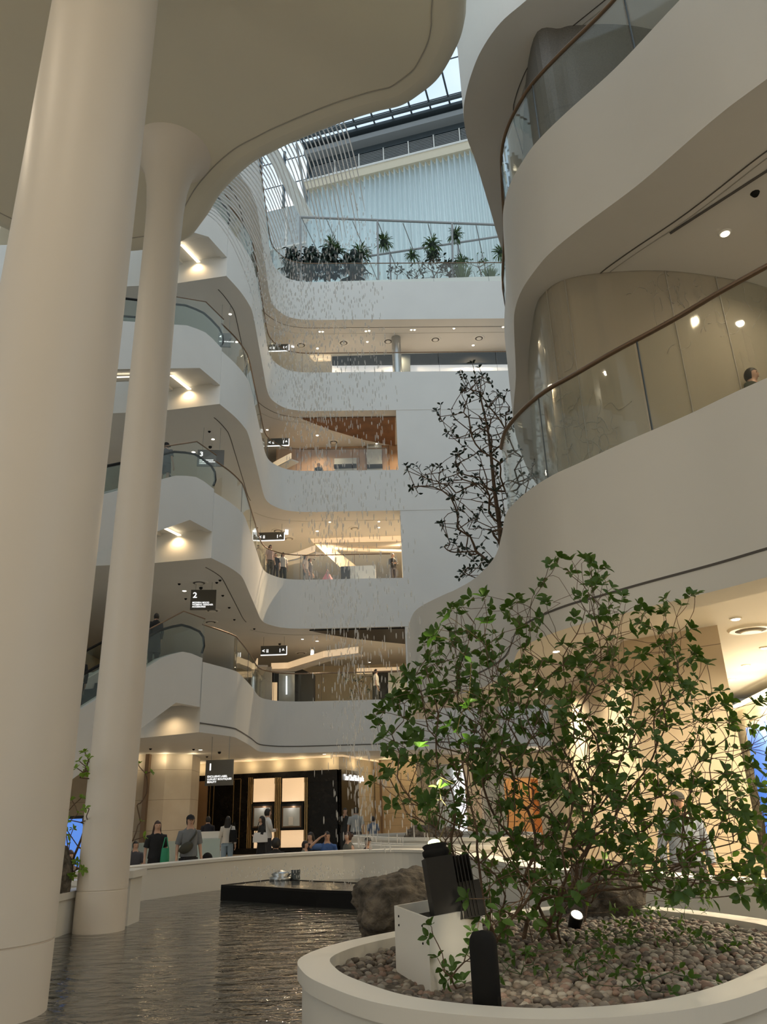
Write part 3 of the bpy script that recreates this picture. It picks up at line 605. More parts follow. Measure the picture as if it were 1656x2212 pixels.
quad_px([(804, 1532), (804, 1450), (880, 1447), (880, 1532)], 41.5, 'dark_shop', 'matte_black', 'dark shop entrance at the right end of level two', 'shop front')
quad_px([(838, 1532), (838, 1453), (880, 1451), (880, 1532)], 41.2, 'shop_window', 'concrete_panel', 'pale lit shop window at the right end of level two', 'window')
quad_px([(540, 1530), (545, 1445), (586, 1440), (586, 1530)], 39, 'dark_column', 'grey_steel', 'dark clad round pier left of the black shop front on level two', 'pier')
w1 = [atz(668, 1361, 9.57), atz(878, 1356, 9.57), atz(878, 1390, 9.57), atz(780, 1380, 9.57), atz(715, 1370, 9.57)]
mb = MB(); mb.prism([(p.x, p.y) for p in w1], 9.53, 9.585); S(mb.obj('ceiling_mirror', 'black'))

# ceiling fittings
_FIT = []
def fit(px, z, kind, gname): _FIT.append((px, z, kind, gname))
def fit_(px, z, kind, gname, which):
    p = atz(px[0], px[1], z)
    if kind == 'vent':
        t = thing('air_diffuser', 'round white air diffuser in the %s ceiling, %s from the left' % (gname, which), 'air vent', (p.x, p.y, z), group='round air diffusers, %s' % gname)
        mb = MB(); mb.loft([(0, 0, -.03, .30, .30), (0, 0, 0, .33, .33)], 24); mb.obj('rim', 'white_rim', t)
        mb = MB(); mb.loft([(0, 0, -.045, .17, .17), (0, 0, -.025, .24, .24)], 24); mb.obj('vent', 'groove', t); mb = MB(); mb.loft([(0, 0, -.06, .14, .14), (0, 0, -.044, .15, .15)], 20); mb.obj('cap', 'white_rim', t)
    elif kind == 'dot':
        t = thing('downlight', 'small glowing downlight in the %s ceiling, %s from the left' % (gname, which), 'ceiling light', (p.x, p.y, z), group='downlights, %s' % gname)
        mb = MB(); mb.loft([(0, 0, -.02, .075, .075), (0, 0, 0, .09, .09)], 16); mb.obj('ring', 'white_rim', t)
        mb = MB(); mb.loft([(0, 0, -.03, .05, .05), (0, 0, -.015, .065, .065)], 14); mb.obj('bulb', 'lamp_glow', t)
    else:
        t = thing('sprinkler', 'tiny dark sprinkler head in the %s ceiling, %s from the left' % (gname, which), 'sprinkler', (p.x, p.y, z), group='sprinklers, %s' % gname)
        mb = MB(); mb.loft([(0, 0, -.05, .03, .03), (0, 0, -.02, .05, .05), (0, 0, 0, .06, .06)], 10); mb.obj('head', 'matte_black', t)
for px in [(742, 740), (838, 737), (940, 733), (1034, 730), (650, 745)]: fit(px, 26.6, 'vent', 'level five')
for px in [(793, 738), (690, 716), (697, 716), (790, 715), (797, 714), (888, 712), (895, 712), (980, 709), (1086, 706)]: fit(px, 26.6, 'dot', 'level five')
for px in [(720, 955), (740, 982), (833, 941), (845, 986), (652, 994)]: fit(px, 21.0, 'vent', 'level four')
for px in [(806, 922), (813, 958), (577, 928), (690, 912)]: fit(px, 21.0, 'dot', 'level four')
for px in [(766, 1141), (600, 1146), (624, 1163), (672, 1208)]: fit(px, 15.4, 'vent', 'level three')
for px in [(818, 1139), (712, 1127), (818, 1126), (670, 1214)]: fit(px, 15.4, 'dot', 'level three')
for px in [(430, 1258), (459, 1318), (691, 1430), (650, 1410), (722, 1444), (455, 1343), (749, 1402)]: fit(px, 9.6, 'vent', 'level two')
for px in [(653, 1380), (798, 1430), (768, 1466)]: fit(px, 9.6, 'dot', 'level two')
for px in [(387, 1261), (401, 1293), (475, 1253), (481, 1286), (495, 1312), (506, 1338), (549, 1358), (468, 1258)]: fit(px, 9.6, 'head', 'level two')
for px in [(460, 948), (452, 932), (497, 678), (511, 738)]: fit(px, 15.4 if px[1] > 800 else 21.0, 'dot' if px != (452, 932) else 'head', 'escalator hall')
for px in [(325, 1617), (418, 1618), (447, 1634)]: fit(px, 4.1, 'head', 'ground floor')
fit((1565, 503), 8.9, 'dot', 'level two right balcony'); fit((1630, 417), 8.9, 'head', 'level two right balcony')
for px in [(1588, 1335), (1650, 1398), (1610, 1436), (1200, 1405), (1580, 1466)]: fit(px, 4.0, 'dot', 'right shop hall')
fit((1620, 1358), 4.0, 'vent', 'right shop hall')
_cnt = {}
for px, z, kind, gname in sorted(_FIT, key=lambda f: f[0]):
    k_ = (kind, gname); _cnt[k_] = _cnt.get(k_, 0)+1; fit_(px, z, kind, gname, ORD[_cnt[k_]-1])
# dome cameras
for (px, z) in [((434, 1266), 9.6), ((454, 962), 15.4), ((604, 1388), 9.6), ((474, 1621), 4.1)]:
    p = atz(*px, z); t = thing('dome_camera', 'small black dome camera under the %s ceiling' % {9.6: 'level two' + (', above the hanging sign' if px[0] < 500 else ', behind the water'), 15.4: 'level three', 4.1: 'ground floor'}[z], 'camera', (p.x, p.y, z))
    mb = MB(); mb.lathe([(.07, -.05), (.08, 0)]); mb.obj('base', 'white_rim', t); mb = MB(); mb.ell((0, 0, -.07), (.07, .07, .07), 12, 8); mb.obj('dome', 'black', t)

# ------------------------------------------------------------------ signs
def text(s, size, m_, parent, loc, rotm=(PI/2, 0, 0), name='lettering', ext=.004, sx=1):
    cu = D.curves.new(name, 'FONT'); cu.body = s; cu.size = size; cu.extrude = ext; cu.offset = size*.012; o = D.objects.new('tmp_text', cu); COL.objects.link(o)
    dg = bpy.context.evaluated_depsgraph_get(); me = D.meshes.new_from_object(o.evaluated_get(dg)); D.objects.remove(o); me.materials.clear(); me.materials.append(MAT[m_]); me.name = name
    o = link(name, me, parent, loc); o.rotation_euler = rotm; o.scale = (sx, 1, 1); return o
def hang_sign(num, px, w, h, Y, zc, lines, yaw, label):
    """px = centre of the board"""
    p = aty(px[0], px[1], Y); t = thing('hanging_sign', label, 'sign', (p.x, Y, p.z), yaw)
    mb = MB(); mb.box((0, 0, 0), (w, .08, h)); bd_ = mb.obj('board', 'sign_dark', t)
    text(num, h*.38, 'sign_glow', bd_, (-w*.42, -.045, h*.10), name='number', sx=1.1)
    text(lines, h*.105, 'sign_glow', bd_, (-w*.42, -.045, -h*.18), name='lettering', ext=.002)
    for s_ in (-.32, .32):
        mb = MB(); mb.tube([(w*s_, 0, h/2), (w*s_, 0, zc-p.z)], .008, 6); mb.obj('hanger', 'grey_steel', t)
hang_sign('1', (474, 1669), .92, .80, 26.5, 4.1, 'EXCLUSIVE LABEL\nLUXURY BOUTIQUES\nBEAUTY', -.05, 'square dark hanging sign with white number 1 in front of the jewellery shop')
hang_sign('2', (439, 1296), .90, .74, 27.0, 9.6, 'MODERN MOOD\nWOMENS, DESIGNER\nACCESSORIES', .12, 'dark hanging sign with white number 2 above the level two landing')
hang_sign('3', (455, 990), .98, .66, 26.0, 15.4, 'ABOUT FASHION\nWOMENS, YOUNG\nCASUAL', .12, 'dark hanging sign with white number 3 above the level three landing')
hang_sign('4', (485, 735), .50, .62, 26.0, 21.0, 'LIFE AND BALANCE', .12, 'small dark hanging sign seen behind the escalator glass at level four')
def guide(px0, px1, Y, label, ceil):
    a, b_ = aty(*px0, Y), aty(*px1, Y); w = b_.x-a.x; t = thing('direction_sign', label, 'sign', ((a.x+b_.x)/2, Y, (a.z+b_.z)/2), 0)
    mb = MB(); mb.box((0, 0, .22), (w, .08, .44)); bd_ = mb.obj('board', 'sign_dark', t)
    mb = MB(); mb.box((0, -.03, 0), (w, .05, .04)); mb.box((w/2, -.03, .2), (.03, .05, .4)); mb.obj('light_edge', 'sign_glow', t)
    for sx in (-.4, .4): mb = MB(); mb.tube([(w*sx, 0, .44), (w*sx, 0, ceil-(a.z+b_.z)/2)], .008, 5); mb.obj('hanger', 'grey_steel', t)
    text('< ii', .24, 'sign_glow', bd_, (-w*.45, -.06, .12)); text('I ^', .24, 'sign_glow', bd_, (w*.22, -.06, .12))
guide((563, 1417), (619, 1413), 36.6, 'dark direction sign with white arrows and pictograms on level two', 9.6)
guide((556, 1170), (614, 1166), 36.6, 'direction sign with a glowing lower edge on level three', 15.4)
guide((577, 967), (624, 960), 36.6, 'direction sign with a glowing lower edge on level four', 21.0)
guide((579, 763), (624, 755), 36.6, 'direction sign with a glowing lower edge on level five', 26.6)
for px, Y, lv in [((552, 1148), 36.9, 'three, left one'), ((619, 1148), 37.5, 'three, right one'), ((564, 928), 36.9, 'four, left one'), ((608, 928), 37.5, 'four, right one'), ((632, 745), 37.5, 'five'), ((674, 1412), 38, 'two')]:
    p = aty(*px, Y); t = thing('light_sign', 'small white glowing sign hanging on level %s' % lv, 'sign', (p.x, Y, p.z), .5)
    mb = MB(); mb.box((0, 0, 0), (.16, .05, .34)); mb.obj('lit_face', 'sign_glow', t); mb = MB(); mb.box((0, 0, .19), (.2, .1, .05)); mb.obj('bracket', 'matte_black', t)
# ------------------------------------------------------------------ ground floor shops
F0 = Vector((-9.84, 39.3, 0)); F1 = Vector((-2.44, 37.3, 0)); F2 = Vector((-.9, 42.5, 0))
fd = (F1-F0).normalized(); fa = math.atan2(fd.y, fd.x); FL = (F1-F0).length
mb = MB(); mb.prism([F0, F1, F2, F2+Vector((-9, 2, 0))], 0, 4.1); S(mb.obj('wall_boutique', 'stone_light'))
bt = thing('boutique_front', 'black jewellery boutique front with gold lit windows and white lettering', 'shop front', F0, fa)
q2 = Matrix.Rotation(-fa, 3, 'Z') @ (F2-F1); sd2 = q2.normalized()
mb = MB(); mb.box((FL/2-.02, -.12, 1.72), (FL+.04, .22, 3.44-.26)); mb.box((FL/2, -.14, 3.22), (FL, .26, .5)); mb.box((FL/2, -.3, .12), (FL, .6, .24))
s_ = Vector((FL, 0, 0)); e_ = s_+sd2*2.2; nrm = Vector((sd2.y, -sd2.x, 0)); mb.prism([s_, e_, e_+nrm*.2, s_+nrm*.2+Vector((0, -.22, 0))], .0, 3.47); mb.obj('facade', 'black_marble', bt)
nf_ = Vector((fd.y, -fd.x, 0))
def fx(x): # pixel column at facade -> local x
    d = ray(x, 1740); # intersect plan line
    n_ = Vector((-fd.y, fd.x, 0)); t_ = (F0-CAMP).dot(n_)/d.dot(n_); return (CAMP+d*t_-F0).dot(fd)
def fz(x, y):
    d = ray(x, y); n_ = Vector((-fd.y, fd.x, 0)); t_ = (F0-CAMP).dot(n_)/d.dot(n_); return (CAMP+d*t_).z
def fbox(x0, x1, y0, y1, name, m_, dep=-.26, th=.06, par=None):
    a, b_ = fx(x0), fx(x1); z0, z1 = fz((x0+x1)/2, y1), fz((x0+x1)/2, y0); mb = MB(); mb.box(((a+b_)/2, dep, (z0+z1)/2), (b_-a, th, z1-z0)); return mb.obj(name, m_, par or bt)
fbox(552, 597, 1682, 1732, 'window_panel', 'panel_glow'); fbox(614, 661, 1681, 1731, 'window_panel', 'panel_glow')
fbox(556, 597, 1794, 1835, 'window_panel', 'panel_glow'); fbox(613, 660, 1793, 1834, 'window_panel', 'panel_glow')
for x0, x1 in ((550, 598), (612, 661)):
    vf_ = fbox(x0, x1, 1736, 1792, 'vitrine', 'black', -.3, .14); fbox(x0+4, x1-4, 1741, 1787, 'frame', 'bronze', -.36, .04, vf_); fbox(x0+7, x1-7, 1745, 1784, 'glass_front', 'concrete_panel', -.39, .03, vf_)
    fbox(x0+20, x1-20, 1764, 1782, 'jewellery_stand', 'white_rim', -.45, .06, vf_); lamp('POINT', 'vitrine_lamp', Vector((F0+fd*fx((x0+x1)/2))+nf_*.62+Vector((0, 0, 1.95))), 2.5, (1, .9, .8), size=.05)
for x in (541, 544.5, 548, 599, 602.5, 606, 609.5, 663, 667):
    fbox(x, x+1.8, 1680, 1836, 'gold_pilaster', 'gold', -.28, .08)
fbox(425, 453, 1688, 1792, 'entrance_light', 'wood_light'); fbox(425, 431, 1688, 1840, 'door_frame', 'bronze', -.3)
for x in (466, 509): fbox(x, x+.8, 1686, 1815, 'gold_line', 'gold', -.28)
for x in (458, 524): fbox(x, x+.8, 1684, 1838, 'gold_line', 'gold', -.28)
fbox(458, 524, 1684, 1685, 'gold_line', 'gold', -.28); fbox(460, 522, 1811, 1812, 'gold_line', 'gold', -.28)
tx = text('Van Cleef & Arpels', .36, 'sign_glow', bt, tuple(s_+nrm*.24+sd2*.05+Vector((0, 0, 3.02))), (PI/2, 0, math.atan2(sd2.y, sd2.x)), ext=.02)
# cove above the boutique
off = Matrix.Rotation(0, 3, 'Z'); nf = Vector((fd.y, -fd.x, 0))
P_ = [F0+nf*.35, F1+nf*.35+fd*.3, F2+Vector((.35, 0, 0))]; t = thing('cove_light', 'warm light slot where the ceiling meets the boutique wall', 'light', (P_[0].x, P_[0].y, 4.0))
mb = MB(); mb.tube([Vector((p.x, p.y, 4.05))-t.location for p in P_], .04, 6); mb.obj('glow_strip', 'cove_band', t)
for i in range(6):
    q = P_[0].lerp(P_[1], (i+.5)/6); lamp('POINT', 'cove_lamp', (q.x, q.y, 3.8), 8, (1, .74, .40), size=.15)
q = P_[1].lerp(P_[2], .4); lamp('POINT', 'cove_lamp', (q.x, q.y, 3.8), 8, (1, .74, .40), size=.15)
# stone pier left, with a dark vertical slot
mb = MB(); mb.prism([(-10.9, 33.0), (-9.3, 33.2), (-8.42, 34.0), (-8.6, 36.2), (-10.9, 36.2)], 0, 4.1); S(mb.obj('wall_pier', 'stone_light'))
mb = MB(); mb.box((-9.98, 33.0, 2.05), (.16, .3, 4.1)); S(mb.obj('trim_21', 'bronze'))
mb = MB(); mb.prism([(-14.5, 33.8), (-10.9, 33.0), (-10.9, 36), (-14.5, 36)], 0, 4.1); S(mb.obj('wall_pier', 'stone_light'))
mb = MB(); mb.box((-11.05, 32.6, 1.7), (.5, .2, 3.4)); S(mb.obj('trim_22', 'matte_black'))
for x, y in ((-9.3, 32.9), (-10.6, 32.7), (-8.3, 33.5)): lamp('POINT', 'cove_lamp', (x, y, 3.9), 9, (1, .78, .48), size=.12)
# wall right of the boutique (cream, with a thin bronze post)
mb = MB(); mb.prism([(-.9, 42.3), (4.4, 41.4), (4.4, 42), (-.9, 43)], 0, 4.1); S(mb.obj('wall_shop', 'stone'))
for i in range(4): lamp('POINT', 'cove_lamp', (-.3+i*1.4, 41.0-.2*i, 3.8), 12, (1, .76, .42), size=.15)
mb = MB(); mb.box((-.6, 41.9, 2.05), (.12, .12, 4.1)); S(mb.obj('trim_23', 'bronze'))
# glowing shop straight behind the shrub
sp = thing('storefront', 'orange lit shop interior glimpsed straight behind the shrub', 'shop front', (0, 0, 0))
def bx(x0, x1, y0, y1, Y, name, m_, th=.1):
    p, q = aty(x0, y1, Y), aty(x1, y0, Y); mb = MB(); mb.box(((p.x+q.x)/2, Y, (p.z+q.z)/2), (q.x-p.x, th, q.z-p.z)); return mb.obj(name, m_, sp)
mat('orange_room', (.75, .40, .15), emit=(1, .42, .12), estr=.2)
bx(1075, 1160, 1680, 1850, 38.6, 'interior', 'orange_room'); bx(1070, 1246, 1655, 1680, 38.5, 'fascia', 'grey_steel'); bx(1160, 1246, 1680, 1850, 38.6, 'side_room', 'cream'); bx(1246, 1252, 1650, 1850, 38.3, 'frame', 'white_rim', .3)
bx(1252, 1375, 1655, 1850, 38.7, 'shop_window', 'concrete_panel'); bx(950, 990, 1650, 1850, 38.6, 'screen_wall', 'concrete_panel'); bx(990, 1000, 1650, 1850, 38.4, 'frame', 'white_glow', .2)
rebase(sp, (6.5, 38.6, 0))
for x in (4.5, 6.5, 8.5): lamp('POINT', 'shop_lamp', (x, 37.3, 3.6), 22, (1, .84, .6), size=.2)

# ------------------------------------------------------------------ planters, platform
def planter(pts, z, label, rimw=.13, thick=.1, base=.0, name='planter', fill=.62):
    c = Vector((sum(p[0] for p in pts)/len(pts), sum(p[1] for p in pts)/len(pts), 0)); e = cr_([(p[0]-c.x, p[1]-c.y) for p in pts], 8, closed=True)
    sg = 1 if sum((P.x*Q.y-Q.x*P.y) for P, Q in zip(e, e[1:]+e[:1])) > 0 else -1
    t = thing(name, label, 'planter', (c.x, c.y, base))
    mb = MB(); mb.ring(offset(e, sg*.03, True), offset(e, sg*(rimw+.02), True), 0, z-base-.08); mb.obj('wall', 'white_rim', t)
    mb = MB(); mb.ring(e, offset(e, sg*(rimw+.04), True), z-base-.08, z-base); o = mb.obj('rim', 'white_rim', t)
    mb = MB(); q = offset(e, sg*(rimw+.01), True); mb.prism(q, .02, (z-base)*fill+.0); mb.obj('soil', 'rock', t)
    return t, [Vector((p.x+c.x, p.y+c.y, 0)) for p in e], sg
PL = [(-.62, 5.6), (-.55, 5.1), (-.38, 4.7), (-.1, 4.27), (.3, 3.98), (.75, 3.86), (1.3, 3.98), (1.85, 4.4), (2.5, 5.2), (2.85, 6.1), (2.75, 6.75), (2.35, 7.5), (1.9, 7.85), (1.4, 7.85), (.7, 7.4), (.1, 6.75), (-.4, 6.15)]
pt, pe, sg = planter(PL, .75, 'large round white planter of pebbles in the foreground', .16, base=.1, fill=.86)
far1 = [(-1.3, 26.2), (-.95, 24.4), (.0, 22.3), (1.2, 20.9), (2.6, 20.0), (3.7, 21.4), (3.9, 23.0), (3.2, 25.5), (1.0, 27)]
t_, fe, fs_ = planter(far1, .95, 'long curved white planter in the middle distance behind the pool wall', .2)
far0 = [(-2.0, 24.6), (-.6, 23.9), (.9, 21.2), (2.2, 19.4), (2.1, 18.7), (.9, 20.2), (-.5, 21.6), (-1.8, 23.2)]
t0_, _, _ = planter([(-.75, 23.2), (.5, 21.3), (1.9, 19.4), (2.4, 19.1), (2.3, 18.6), (1.2, 19.2), (-.3, 20.9), (-1.2, 22.6)], .82, 'low white curved wall planter just behind the pool wall', .2)
# left planter beside the small column
LPp = [(-3.85, 9.75), (-3.95, 10.9), (-3.72, 11.9), (-4.4, 13.0), (-6.4, 12.4), (-7.6, 9.6), (-6, 8.4)]
planter([(-4.35, 9.4), (-4.1, 10.6), (-4.25, 12.3), (-5.2, 13.0), (-6.8, 11.8), (-7.2, 9.8), (-6, 8.6)], .78, 'white planter at the left edge, behind the near column', .15, base=.1)
mb = MB(); mb.box((-3.62, 11.62, .5), (.14, .5, .8)); mb.box((-3.62, 11.6, .92), (.24, .62, .09)); tag(mb.obj('wall_post', 'white_rim'), 'short white post standing against the small column', 'post')
pf = [atz(477, 1916, .5), atz(599, 1902, .5), atz(640, 1905, .5), atz(780, 1911, .5), atz(910, 1917, .5), Vector((1.0, 12.6, .5)), Vector((.7, 11.8, .5)), atz(860, 1948, .5), atz(780, 1945, .5), atz(690, 1938, .5), atz(560, 1925, .5)]
pf = [Vector((p.x, p.y, 0)) for p in pf]
pf = [pf[0], pf[1], pf[2], pf[3], pf[4], Vector((1.05, 12.6, 0)), Vector((.5, 11.7, 0)), Vector((-.4, 12.3, 0)), Vector((-1.2, 12.85, 0)), Vector((-2.1, 13.7, 0))]
t = thing('water_basin', 'low black raised basin in the pool where the falling water lands', 'basin', (pf[0].x, pf[0].y, .28)); q = [p-Vector((pf[0].x, pf[0].y, 0)) for p in pf]
sgn2 = 1 if sum((P.x*Q.y-Q.x*P.y) for P, Q in zip(q, q[1:]+q[:1])) > 0 else -1
mb = MB(); mb.prism(q, 0, .22); mb.obj('basin_body', 'matte_black', t); mb = MB(); mb.ring(q, offset(q, sgn2*.05, True), .22, .255); mb.obj('edge', 'black', t)
mb = MB(); mb.prism(offset(q, sgn2*.05, True), .20, .245); mb.obj('basin_water', 'still_water', t)
p = atz(618, 1903, .5); t = thing('pool_fitting', 'small silver dome fitting with a short pipe on the black basin', 'fitting', (p.x, p.y-.1, .525))
mb = MB(); mb.lathe([(.20, 0), (.22, .05), (.14, .06), (.18, .10), (.10, .14), (.02, .16)], (-.08, 0, 0), 20); mb.obj('dome', 'steel', t); mb = MB(); mb.lathe([(.08, 0), (.08, .16)], (.18, 0, 0), 14); mb.obj('pipe', 'dark_steel', t)

# boulders
def boulder(name, label, c, r, seed, m_='rock'):
    random.seed(seed); bm = bmesh.new(); bmesh.ops.create_icosphere(bm, subdivisions=5, radius=1)
    from mathutils import noise as ns
    for v in bm.verts:
        d = v.co.copy(); f = 1+.30*ns.noise(d*1.1+Vector((seed, 0, 0)))+.16*abs(ns.noise(d*2.7+Vector((0, seed, 0))))+.07*ns.noise(d*7)+.03*ns.noise(d*16)
        v.co = Vector((d.x*r[0]*f, d.y*r[1]*f, d.z*r[2]*f))
    me = D.meshes.new(name); bm.to_mesh(me); bm.free(); me.materials.append(MAT[m_]); me.polygons.foreach_set('use_smooth', [True]*len(me.polygons))
    return tag(link(name, me, loc=c), label, 'rock')
p = atz(870, 1985, .75); boulder('boulder', 'large rough dark boulder behind the white lamp box in the planter', (p.x+.02, p.y+.2, .82), (.42, .40, .29), 3)
p = atz(1290, 1930, .85); boulder('boulder', 'dark boulder in the shade behind the shrub stems', (p.x, p.y-.1, .86), (.34, .26, .26), 8)
p = atz(155, 1880, 1.0); boulder('boulder', 'grey boulder in the planter between the two white columns', (-4.35, 10.6, .95), (.22, .3, .40), 5)
p = atz(915, 1803, .95); boulder('boulder', 'dark stone left of the lit grass in the middle planter', (aty(912, 1803, 21.9).x, 22.2, .95), (.42, .3, .28), 12)
boulder('boulder', 'dark stone right of the lit grass in the middle planter', (aty(968, 1803, 21.9).x, 22.0, .95), (.36, .3, .22), 14)
# white lamp box with flood lamp, and the black bollard lamp
A_, B_, C_ = atz(855, 2082, .70), atz(930, 2128, .70), atz(1048, 2092, .70)
A_.z = B_.z = C_.z = 0; D_ = A_+C_-B_
mb = MB(); q = [A_, B_, C_, D_]; o = B_.copy(); t = thing('lamp_box', 'open topped white metal box among the pebbles holding the flood lamp', 'box', (o.x, o.y, .62))
qq = [p-o for p in q]; inn = [Vector((p.x*.94+(qq[3].x)*.03, p.y*.94+qq[3].y*.03, 0)) for p in qq]
mb.ring(qq, inn, 0, .41); mb.obj('casing', 'white_rim', t); mb = MB(); mb.prism(inn, .1, .34); mb.obj('insert', 'matte_black', t)
mb = MB()
for s_ in (.15, .85):
    for z_ in (.36, .31 if s_ < .5 else .27): mb.ell(tuple(qq[0].lerp(qq[1], s_)+Vector((0, 0, z_))+Vector((-.002, -.004, 0))), (.005, .005, .007), 8, 5)
mb.obj('screws', 'matte_black', t)
p = aty(960, 1975, B_.y+.22); t = thing('flood_lamp', 'black ribbed flood lamp tilted upward on the white box, lens lit', 'lamp', (p.x+.02, B_.y+.31, .97), .1)
t.rotation_euler = (math.radians(-8), math.radians(-6), .15)
mb = MB(); mb.box((0, 0, .18), (.17, .15, .36)); hs_ = mb.obj('housing', 'black', t); mb = MB()
for i in range(5): mb.box((.10+i*.022, 0, .18), (.006, .14, .34))
mb.box((.16, 0, .1), (.14, .10, .2)); mb.obj('heat_fins', 'black', hs_)
mb = MB(); mb.lathe([(.075, .36), (.085, .38), (.085, .40), (.07, .41), (.08, .43), (.06, .44)], (0, 0, 0), 20); co_ = mb.obj('collar', 'matte_black', t)
mb = MB(); mb.ell((0, 0, .445), (.04, .04, .022), 14, 8); mb.obj('lens', mat('lens_glow', (1, 1, 1), emit=(.85, 1, .35), estr=9), co_)
lamp('SPOT', 'flood_beam', (p.x-.02, B_.y+.22, 1.47), 190, (.92, 1, .40), (math.radians(180-2), math.radians(5), 0), .03, .62, .5)
p = atz(1054, 2188, .70); t = thing('bollard_lamp', 'black round topped bollard lamp at the front rim of the planter', 'lamp', (p.x, p.y+.02, .64))
mb = MB(); mb.lathe([(.05, .0), (.05, .06), (.068, .08), (.068, .34), (.064, .37), (.05, .395), (.0, .405)], (0, 0, 0), 32); mb.obj('body', 'matte_black', t)
mb = MB(); mb.box((.02, 0, .04), (.16, .09, .02)); mb.box((.05, 0, .08), (.02, .1, .1)); mb.obj('bracket', 'black', t)
lamp('SPOT', 'bollard_beam', (p.x+.06, p.y+.3, 1.2), 9, (1, .85, .6), (math.radians(48), 0, -.5), .05, 1.9, .7)
# spotlight behind the shrub
p = atz(1220, 1895, 1.0); t = thing('spike_spotlight', 'small lit spotlight low behind the shrub stems', 'lamp', (p.x*.9, p.y*.9, .62)); t.rotation_euler = (math.radians(35), 0, .3)
mb = MB(); mb.lathe([(.04, 0), (.05, .1), (.055, .22)], (0, 0, 0), 16); mb.obj('housing', 'black', t); mb = MB(); mb.ell((0, 0, .22), (.045, .045, .02), 12, 6); mb.obj('lens', 'lamp_glow', t)
lamp('SPOT', 'shrub_beam', (1.75, 6.6, .95), 30, (1, .80, .5), (math.radians(150), 0, .4), .05, 1.3, .6)

# pebbles
inner = offset(pe, sg*.2, True); from mathutils.geometry import intersect_point_tri_2d
def inside(P, x, y):
    c = False; n = len(P); j = n-1
    for i in range(n):
        if (P[i].y > y) != (P[j].y > y) and x < (P[j].x-P[i].x)*(y-P[i].y)/(P[j].y-P[i].y)+P[i].x: c = not c
        j = i
    return c
pm = []
for i in range(10):
    random.seed(100+i); mb = MB(); mb.ell((0, 0, 0), (1, .8, .62), 9, 6, jit=.07); pm.append(mb.mesh('pebble', 'pebble_%d' % (i % 6)))
spots = []; random.seed(5); gy = 3.9; cell = .046
xs = [p.x for p in inner]; ys = [p.y for p in inner]
y = min(ys)
while y < max(ys):
    x = min(xs)+random.random()*cell
    while x < max(xs):
        px, py = x+random.uniform(-.018, .018), y+random.uniform(-.018, .018)
        if inside(inner, px, py) and not (abs(px-p.x*0-.0) < 0): spots.append((px, py))
        x += cell
    y += cell
def hgt(x, y): return .655+.03*math.sin(x*2.1+1)*math.cos(y*1.7)+.05*max(0, (y-4.6))*.4
spots.sort(key=lambda s: s[1]-abs(s[0]-.3)*.2)
bxc = (B_+D_)/2
spots = [s for s in spots if (Vector((s[0], s[1], 0))-bxc).length > .28]
rest = [MB() for _ in range(6)]
for i, (x, y) in enumerate(spots):
    r_ = random.uniform(.024, .038); z = hgt(x, y)+random.uniform(-.012, .014); R_ = Matrix.Rotation(random.uniform(0, 6.3), 3, 'Z') @ Matrix.Rotation(random.uniform(-.5, .5), 3, 'X')
    if i < 300:
        o = link('pebble', pm[random.randrange(10)]); o.location = (x, y, z); o.rotation_euler = R_.to_euler(); o.scale = (r_, r_, r_)
        tag(o, 'smooth rounded pebble among the hundreds filling the front of the big planter', 'pebble', 'pebbles at the front of the big planter')
    else: rest[random.randrange(6)].ell((x, y, z), (r_, r_*.8, r_*.62), 7, 5, M=R_, jit=.06)
me_all = MB(); 
for i, rb in enumerate(rest): me_all.add(rb.v, rb.f, True)
me = me_all.mesh('pebble_bed', 'pebble_0'); me.materials.clear()
for i in range(6): me.materials.append(MAT['pebble_%d' % i])
idx = []
for i, rb in enumerate(rest): idx += [i]*len(rb.f)
me.polygons.foreach_set('material_index', idx); tag(link('pebble_bed', me), 'bed of mixed brown and grey pebbles filling the rest of the big planter', 'pebbles', kind='stuff')
